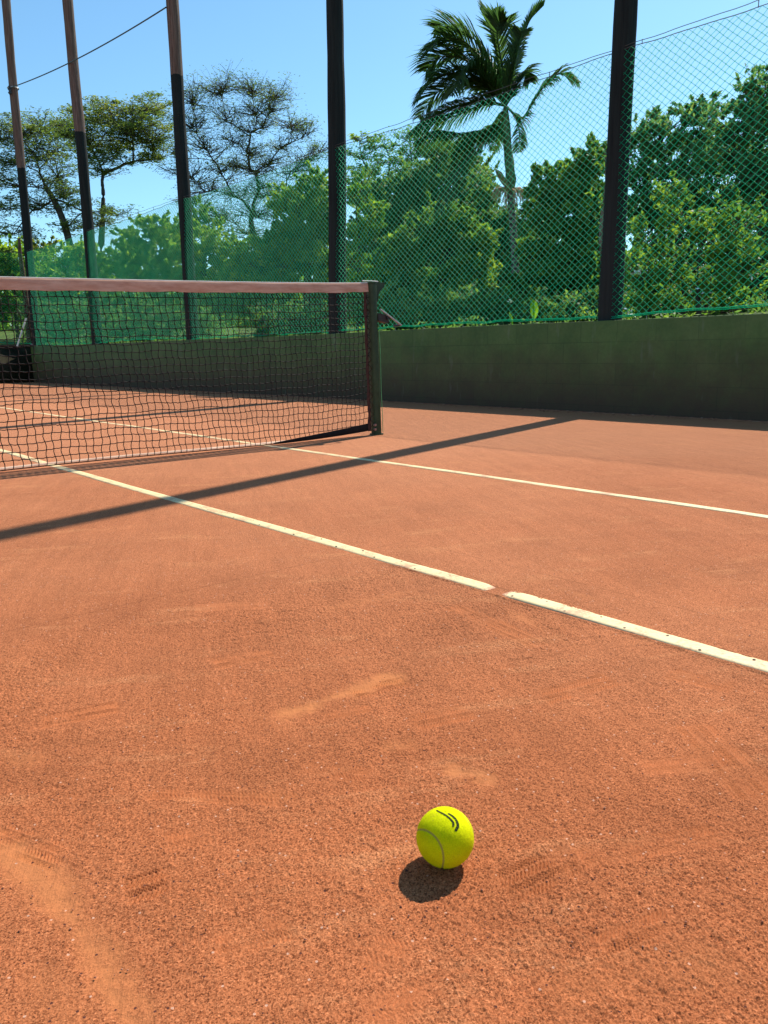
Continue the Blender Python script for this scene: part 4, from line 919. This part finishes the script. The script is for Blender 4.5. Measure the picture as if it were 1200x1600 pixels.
BG = 'low bushes beyond the left fence'
for k, (lab, d, bx, by, bl, lm, s) in enumerate([
    ('round green bush beyond the netting at the far left edge', 33, 20, 450, [(5, 400, 26, 16, .2), (30, 410, 26, 16, .1), (-25, 415, 30, 20), (10, 435, 40, 18), (60, 430, 30, 18, .1), (-20, 470, 50, 30, -.1), (50, 480, 50, 30, -.1)], L_BRIGHT, 41),
    ('rust tinted small bush between the two leftmost poles', 35, 75, 420, [(72, 385, 20, 13, .5), (58, 395, 16, 10, .3), (85, 398, 16, 12, .2)], L_FEATHER, 42),
    ('bright sunny bush behind the second pole from the left', 30, 110, 470, [(90, 412, 30, 16, .1), (125, 400, 26, 16, .2), (160, 410, 30, 18, .15), (110, 440, 44, 18, .1), (160, 445, 40, 20), (190, 425, 26, 16, .1), (90, 480, 50, 30, -.1), (160, 490, 50, 26, -.1)], L_BRIGHT, 43),
    ('dark round bush left of the third pole', 28, 240, 470, [(240, 355, 26, 14), (215, 375, 28, 16), (260, 375, 26, 18, .05), (195, 395, 28, 16), (240, 400, 40, 20), (280, 400, 28, 22), (215, 425, 40, 20, -.05), (265, 430, 40, 22, -.05), (215, 470, 50, 28, -.2), (275, 475, 50, 28, -.2)], L_MID, 44),
    ('yellow green bush just right of the third pole', 27, 340, 470, [(335, 380, 30, 14, .25), (370, 385, 26, 14, .2), (320, 400, 28, 16, .1), (360, 410, 34, 18, .1), (325, 425, 34, 16), (365, 435, 30, 16), (330, 460, 44, 26, -.15), (380, 465, 30, 24, -.15)], L_MID, 45),
    ('small leafy tree touching the third pole on its right', 31, 310, 450, [(305, 335, 20, 14), (318, 350, 18, 14, .1), (300, 365, 22, 14)], L_MID, 46)]):
    tree('bush', lab, 'bush', d, (bx, by), [(bx, by - 15), (bx, by - 30)], bl, lm, M_BARK, 40, 44, 0.15, s, r0=0.07, group=BG, cl=0.30, cflat=0.3)
# undergrowth right behind the side wall, seen through the netting
UG = 'shaded undergrowth shrubs behind the side wall'
for k, (lab, d, cx, w_, top) in enumerate([('dark low shrub between the net post crank and the broad bushy tree', 15, 640, 60, 455), ('dark low shrub just left of the palm trunk', 15, 745, 55, 460),
                                           ('dark low shrub between the banana leaf and the nearest pole', 14, 895, 60, 455), ('dark low shrub seen through the tennis net left of the fourth pole', 17, 465, 46, 485),
                                           ('dark low shrub behind the tennis net beside the third pole', 19, 250, 66, 470), ('dark low shrub behind the tennis net between the two leftmost poles', 23, 115, 56, 480)]):
    g = np.random.default_rng(60 + k); bl = []
    for q_ in range(7):
        bl.append((cx + (q_ / 6 - .5) * 2 * w_, top + 22 + g.uniform(-12, 14), 24, 18, g.uniform(-.25, .0)))
        bl.append((cx + (q_ / 6 - .5) * 2 * w_, top + 50, 24, 18, -.25))
    tree('low_shrub', lab, 'shrub', d, (cx, 520), [(cx, 510), (cx, 500)], bl, L_DARK, M_BARK, 26, 30, 0.085, 70 + k, r0=0.03, group=UG, cl=0.4, cflat=0.2)
# far wood closing the view at the horizon
g = np.random.default_rng(99); mb = MB(); nC = 2800
az = g.uniform(-1.2, 2.0, nC); dist_ = g.uniform(60, 85, nC)
cx = CAM[0] + np.sin(az) * dist_; cy = CAM[1] + np.cos(az) * dist_
hgt = 4.0 + 3.4 * g.random(nC) ** 1.5 + 1.2 * np.sin(az * 9)
for k in range(nC):
    m_ = 80; q_ = g.normal(0, 1, (m_, 3)); q_ /= np.linalg.norm(q_, axis=1, keepdims=True); q_ *= g.random((m_, 1)) ** .4
    zc = g.uniform(2.0, 1.6 + hgt[k])
    leaves(mb, np.array([cx[k], cy[k], zc]) + q_ * [2.0, 2.0, 1.2], 0.42, g, 0, 0.6, 0.4, g.normal(.4, .15))
o = mb.build('far_wood', L_MID, attr=True); tag(o, 'distant green wood closing the view behind the trees', 'wood', kind='stuff')

# background trunk hard against the left of the nearest pole
t_ = np.linspace(0, 1, 14); a = W(942, 505, 12.5); b = W(948, 235, 12.5); a[2] = 0.8
P = a + (b - a) * t_[:, None]; P[:, 0] += 0.03 * np.sin(t_ * 9); P[:, 1] += 0.02 * np.sin(t_ * 13)
st = empty('slender_tree', tuple(a), label='slender mottled trunk hugging the left side of the nearest pole', cat='tree')
mb = MB(); mb.tubes(P, np.linspace(.075, .045, 14)[None], 9); local(mb.build('trunk', simple('mottled_bark', (0.20, 0.165, 0.13), .9, .1, .6, 9, .5), smooth=True), st)
mb = MB(); g = np.random.default_rng(5)
for z in np.linspace(0.1, 1.0, 46):
    q_ = g.normal(0, .10, (12, 3)); leaves(mb, a + (b - a) * z + q_, 0.075, g, 0, .4, .4, g.normal(.45, .15))
local(mb.build('crown', L_MID, attr=True), st)

# thin brown trunk and pale leaning stake at the far left
tn = empty('bare_tree', tuple(W(42, 540, 22.5)), label='thin brown bare trunk beside the foot of the leftmost pole', cat='tree')
P = np.array([W(47, 545, 22.5), W(42, 480, 22.5), W(36, 430, 22.5), W(31, 395, 22.5), W(30, 372, 22.5)])
mb = MB(); mb.tubes(P, np.array([[.075, .07, .06, .05, .03]]), 8); local(mb.build('trunk', M_BARK, smooth=True), tn)
P = np.array([W(41, 497, 22.0), W(34, 518, 22.0), W(27, 541, 22.0)])
mb = MB(); mb.tubes(P, 0.022, 8, caps=True); o = mb.build('leaning_stake', M_HEM, smooth=True)
tag(o, 'thin white stake leaning above the far end wall at the left edge', 'stake')

# ------------------------------------------------------------------ the palm
PD = 17.5
def palm():
    g = np.random.default_rng(31); d = PD; sc = d / FPX
    b0 = W(808, 505, d); b0[2] = 0.9
    root = empty('palm_tree', tuple(b0), label='tall palm with a ringed grey trunk, green crownshaft and wind swept dark fronds', cat='palm tree')
    P = np.array([b0, W(808, 480, d), W(805, 420, d), W(802, 360, d), W(799, 320, d), W(797, 300, d)])
    z = np.linspace(0, 1, 60); t0 = np.linspace(0, 1, 6)
    Q = np.stack([np.interp(z, t0, P[:, k]) for k in range(3)], -1)
    R = np.interp(z, [0, .1, .5, 1], [0.10, .082, .074, .070]) * (1 + 0.05 * (np.arange(60) % 3 == 0))
    mb = MB(); mb.tubes(Q, R[None], 14)
    m = N('ringed_trunk'); p = m.pos(); zz = m.n('SeparateXYZ', Vector=p).outputs[2]
    ring = m.math('SINE', m.math('MULTIPLY', zz, 62.0)); nz = m.noise(p, 14, 5, .7)
    c = m.ramp(m.math('ADD', m.math('MULTIPLY', ring, 0.12), nz), [(0.35, (0.085, 0.075, 0.068)), (0.52, (0.20, 0.18, 0.165)), (0.75, (0.36, 0.33, 0.31))])
    m.bsdf(c, .85, .2, m.bump(m.math('ADD', ring, nz), .5, .01)); local(mb.build('trunk', m.m, smooth=True), root)
    P = np.array([W(797, 302, d), W(798, 280, d), W(796, 255, d), W(793, 230, d), W(791, 200, d), W(790, 170, d)])
    mb = MB(); mb.tubes(P, np.array([[.082, .118, .105, .085, .09, .05]]), 14); local(mb.build('crownshaft', simple('crownshaft_green', (0.075, 0.15, 0.05), .45, .4, .3, 5, .1), smooth=True), root)
    P = np.array([W(797, 298, d - .1), W(788, 284, d - .15), W(780, 272, d - .2), W(774, 264, d - .2)])
    mb = MB(); mb.tubes(P, np.array([[.03, .062, .06, .012]]), 10); local(mb.build('spathe', simple('spathe_tan', (0.22, 0.20, 0.09), .7, .3, .3, 8, .2), smooth=True), root)
    # hanging flower clusters
    mb = MB(); ft = []
    for s_ in range(120):
        sx = g.choice([-1, 1], p=[.5, .5]); reach = g.uniform(5, 30) * sx; drop = g.uniform(2, 36) * (1 - abs(reach) / 60)
        a = W(797, 298, d); m1 = W(797 + reach * .7, 291 - g.uniform(0, 6), d + g.normal(0, .12)); e = W(797 + reach, 296 + drop, d + g.normal(0, .16))
        ft.append(np.array([a * (1 - t) ** 2 + 2 * t * (1 - t) * m1 + e * t * t for t in np.linspace(0, 1, 7)]))
    ft = np.array(ft); ft[:, 2:] += g.normal(0, .012, ft[:, 2:].shape); mb.tubes(ft, 0.0085, 3); local(mb.build('flower_cluster', simple('flower_cream', (0.52, 0.40, 0.25), .8, .2, .3, 9, .2)), root)
    # fronds
    def frond(pts, dz, llen, hang, ang0, dens=1.0, wind=0.0, one=0.0):
        pts = [W(px, py, d + z_) for (px, py), z_ in zip(pts, np.linspace(0, dz, len(pts)))]
        pts = np.array(pts); n = 46; t0 = np.linspace(0, 1, len(pts)); t = np.linspace(0, 1, n)
        Q = np.stack([np.interp(t, t0, pts[:, k]) for k in range(3)], -1)
        for _ in range(6):
            Q[1:-1] = (Q[:-2] + 2 * Q[1:-1] + Q[2:]) / 4
        T = np.gradient(Q, axis=0); T /= np.linalg.norm(T, axis=1, keepdims=True)
        mb = MB(); mb.tubes(Q, np.linspace(.026, .005, n)[None], 5)
        S = np.cross(T, [0, 0, 1]); S /= np.linalg.norm(S, axis=1, keepdims=True) + 1e-9; U_ = np.cross(S, T)
        nl = int(110 * dens)
        for sd_ in (-1, 1):
            ti = np.clip(np.linspace(0.10, 0.99, nl) + g.normal(0, .004, nl), 0, 1); ii = ti * (n - 1)
            C = np.stack([np.interp(ii, np.arange(n), Q[:, k]) for k in range(3)], -1)
            Tt = np.stack([np.interp(ii, np.arange(n), T[:, k]) for k in range(3)], -1); Ss = np.stack([np.interp(ii, np.arange(n), S[:, k]) for k in range(3)], -1); Uu = np.cross(Ss, Tt)
            L = 1.05 * llen * (np.sin(np.clip(ti * 1.02, 0, 1) * np.pi) ** 0.45 * 0.9 + .12) * g.uniform(.8, 1.1, nl)
            out = Ss * sd_ * math.cos(ang0) + Uu * math.sin(ang0) + Tt * g.uniform(.6, .9, (nl, 1)) + g.normal(0, .045, (nl, 3))
            out /= np.linalg.norm(out, axis=1, keepdims=True)
            seg = [C]
            dirv = out.copy(); cur = C.copy()
            for q_ in range(3):
                cur = cur + dirv * (L / 3)[:, None]; seg.append(cur.copy())
                dirv = dirv + np.array([0, 0, -hang * (q_ + 1) * .26]) + side * wind * 0.2; dirv /= np.linalg.norm(dirv, axis=1, keepdims=True)
            wv_ = np.cross(out, Tt + g.normal(0, .3, (nl, 3))); wv_ /= np.linalg.norm(wv_, axis=1, keepdims=True)
            wv_ = np.cross(out, wv_); w_ = 0.016
            P4 = np.stack(seg, 1); ww = np.array([.5, 1.0, .8, .08])[None, :, None] * w_
            A_ = P4 + wv_[:, None] * ww; B_ = P4 - wv_[:, None] * ww
            V = np.stack([A_, B_], 2).reshape(-1, 3); ix = np.arange(nl * 8).reshape(nl, 4, 2)
            F = np.stack([ix[:, :-1, 0], ix[:, 1:, 0], ix[:, 1:, 1], ix[:, :-1, 1]], -1).reshape(-1, 4)
            mb.add(V, F, np.repeat(np.clip(g.normal(.4, .15, nl), 0, 1), 8))
        local(mb.build('frond', L_PALM, attr=True), root)
    side = np.cross([_f[0], _f[1], 0], [0, 0, 1]); side /= np.linalg.norm(side)
    c = (790, 165)
    fr = [([c, (775, 120), (745, 62), (705, 40), (680, 45)], 0.3, .80, .5, .15), ([c, (768, 110), (725, 62), (690, 58), (672, 78)], -.4, .80, .6, .1),
          ([c, (765, 125), (720, 88), (685, 88), (665, 112)], .5, .85, .6, .1), ([c, (760, 135), (712, 112), (680, 120), (655, 150)], -.3, .85, .7, .1),
          ([c, (765, 140), (715, 130), (680, 145), (655, 185)], .6, .8, .6, .1), ([c, (755, 155), (710, 165), (675, 180), (645, 205)], -.5, .8, .7, .1),
          ([c, (758, 160), (715, 180), (680, 190), (648, 212)], .4, .7, .8, .1),
          ([c, (782, 110), (772, 60), (768, 30), (765, 18)], .2, .55, .15, .2), ([c, (785, 105), (776, 55), (780, 35), (790, 28)], -.3, .5, .2, .2),
          ([c, (800, 120), (812, 70), (828, 30), (850, 8)], .2, .48, .1, .3), ([c, (795, 130), (806, 100), (812, 60), (815, 50)], -.2, .45, .5, .2),
          ([c, (815, 190), (845, 140), (875, 112), (905, 130)], .1, .5, .8, .1), ([c, (800, 150), (812, 120), (822, 110), (828, 128)], .3, .45, .9, .1),
          ([(791, 205), (768, 213), (735, 238), (708, 275), (685, 335)], -.6, .85, .9, .0, 1.2), ([(791, 200), (765, 205), (725, 212), (690, 208), (650, 222)], .2, .7, 1.1, .0, 1.1), ([(791, 190), (770, 200), (740, 215), (725, 235), (718, 262)], .5, .6, .9, .0),
          ([c, (800, 175), (810, 190), (812, 215), (810, 238)], -.2, .3, .9, .1, .35), ([c, (782, 185), (778, 200), (776, 215), (772, 235)], .3, .3, .9, .1, .35),
          ([c, (770, 140), (745, 105), (722, 110), (705, 150)], -.7, .8, .8, .1), ([c, (772, 132), (748, 85), (725, 70), (700, 85)], .8, .8, .6, .1)]
    for f_ in fr: frond(*f_)
palm()

# banana-like leaf and little plants on the wall's far side
def broad_leaf(name, px, pyb, pyt, d, w_, lean, label, mat):
    a = W(px, pyb, d); b = W(px + lean, pyt, d); n = 14; t = np.linspace(0, 1, n)
    Q = a + (b - a) * t[:, None]; Q[:, :2] += (np.array([_f[0], _f[1]]) * 0.10)[None] * (t ** 2)[:, None]
    S = np.cross([_f[0], _f[1], 0], [0, 0, 1]); S /= np.linalg.norm(S)
    prof = np.interp(t, [0, .12, .3, .6, .88, 1], [.03, .05, .7, 1, .75, .02]) * w_
    fw = np.array([_f[0], _f[1], 0])
    V = np.stack([Q - S * prof[:, None] - fw * prof[:, None] * .35, Q - S * prof[:, None] * .5 - fw * prof[:, None] * .1, Q, Q + S * prof[:, None] * .5 - fw * prof[:, None] * .1, Q + S * prof[:, None] - fw * prof[:, None] * .35], 1)
    i = np.arange(n * 5).reshape(n, 5); root = empty(name, tuple(a), label=label, cat='plant')
    mb = MB(); mb.add(V.reshape(-1, 3), np.stack([i[:-1, :-1], i[:-1, 1:], i[1:, 1:], i[1:, :-1]], -1).reshape(-1, 4), np.repeat(.4 + .2 * np.sin(t * 20), 5)); local(mb.build('leaf', mat, smooth=True, attr=True), root)
    mb = MB(); mb.tubes(np.vstack([[a[0], a[1], .7], Q]), 0.008, 5); local(mb.build('midrib', mat, smooth=True, attr=True), root)
    return root
r_ = broad_leaf('banana_plant', 834, 504, 468, 10.5, 0.058, 2, 'glowing yellow green broad leaf standing just right of the palm trunk', L_BANANA)
r_ = broad_leaf('banana_plant', 801, 508, 488, 10.3, 0.020, -3, 'small broad green leaf standing just left of the palm trunk', L_BANANA)
# small white leaf-shaped flecks set among the plants
g = np.random.default_rng(77); wh = simple('pale_fleck', (0.85, 0.85, 0.82), .5, .4, .05, 9, 0)
for (px, py, d, n, sp, lab) in [(1000, 424, 11.5, 16, 12, 'white flecks in the shrub just right of the nearest pole'), (1172, 432, 11.8, 8, 8, 'white flecks in the shrub near the right edge'),
                                (1100, 452, 11.6, 8, 14, 'white flecks low in the shrub at the right'), (798, 470, 11.0, 4, 3, 'small white flecks left of the palm trunk'), (982, 487, 9.6, 8, 9, 'white flecks at the wall top beside the nearest pole')]:
    mb = MB(); sc = d / FPX; C = np.array([W(px + g.normal(0, sp * .6), py + g.normal(0, sp * .3), d + g.normal(0, .1)) for _ in range(n)])
    root = empty('white_fleck_group', tuple(C[0]), label=lab, cat='flower', group='white flecks behind the fence')
    for c_ in C:
        mb = MB(); leaves(mb, c_[None], 0.05, g, .3, .5, .5); local(mb.build('white_fleck', wh), root)

g = np.random.default_rng(88); mb = MB(); n = 6500
y = g.uniform(-2.5, 16.5, n) ; x = 3.03 + np.abs(g.normal(0, .28, n)); clump_ = 0.5 + 0.5 * np.sin(y * 2.1 + 1) * np.sin(y * 5.3)
zt_ = 0.80 + 0.24 * clump_ * g.random(n) ** 1.2
leaves(mb, np.stack([x, y, zt_], -1), 0.055, g, 0, .35, .4)
o = mb.build('wall_top_weeds', L_DARK, attr=True); tag(o, 'tangled low weeds growing just behind the top of the side wall', 'weeds', kind='stuff')
# lawn path behind the wall and a pale low rail far behind the trees
def Gt(px, py):
    D = RR * (px - 600) + UU * (800 - py) + _f * FPX; t = 1.0
    for t in np.linspace(0.008, 0.05, 4000):
        q_ = CAM + D * t
        if q_[2] < terr(np.array([q_[0]]), np.array([q_[1]]))[0] and q_[0] > 3.0: return q_
    return CAM + D * 0.03
mb = MB(); a = np.array([6.0, 11.5]); b = np.array([17.0, 19.5]); n = 30
t = np.linspace(0, 1, n); C = a + (b - a) * t[:, None]; nn_ = np.array([-(b - a)[1], (b - a)[0]]); nn_ = nn_ / np.hypot(*nn_) * 0.7
V = []
for c_ in C:
    for s_ in (-1, 1):
        q_ = c_ + nn_ * s_; V.append((q_[0], q_[1], float(terr(np.array([q_[0]]), np.array([q_[1]]))[0]) + 0.03))
i = np.arange(n * 2).reshape(n, 2); mb.add(V, np.stack([i[:-1, 0], i[1:, 0], i[1:, 1], i[:-1, 1]], -1))
o = mb.build('path', simple('concrete_path', (0.50, 0.47, 0.42), .9, .1, .2, 5, .2)); tag(o, kind='structure')
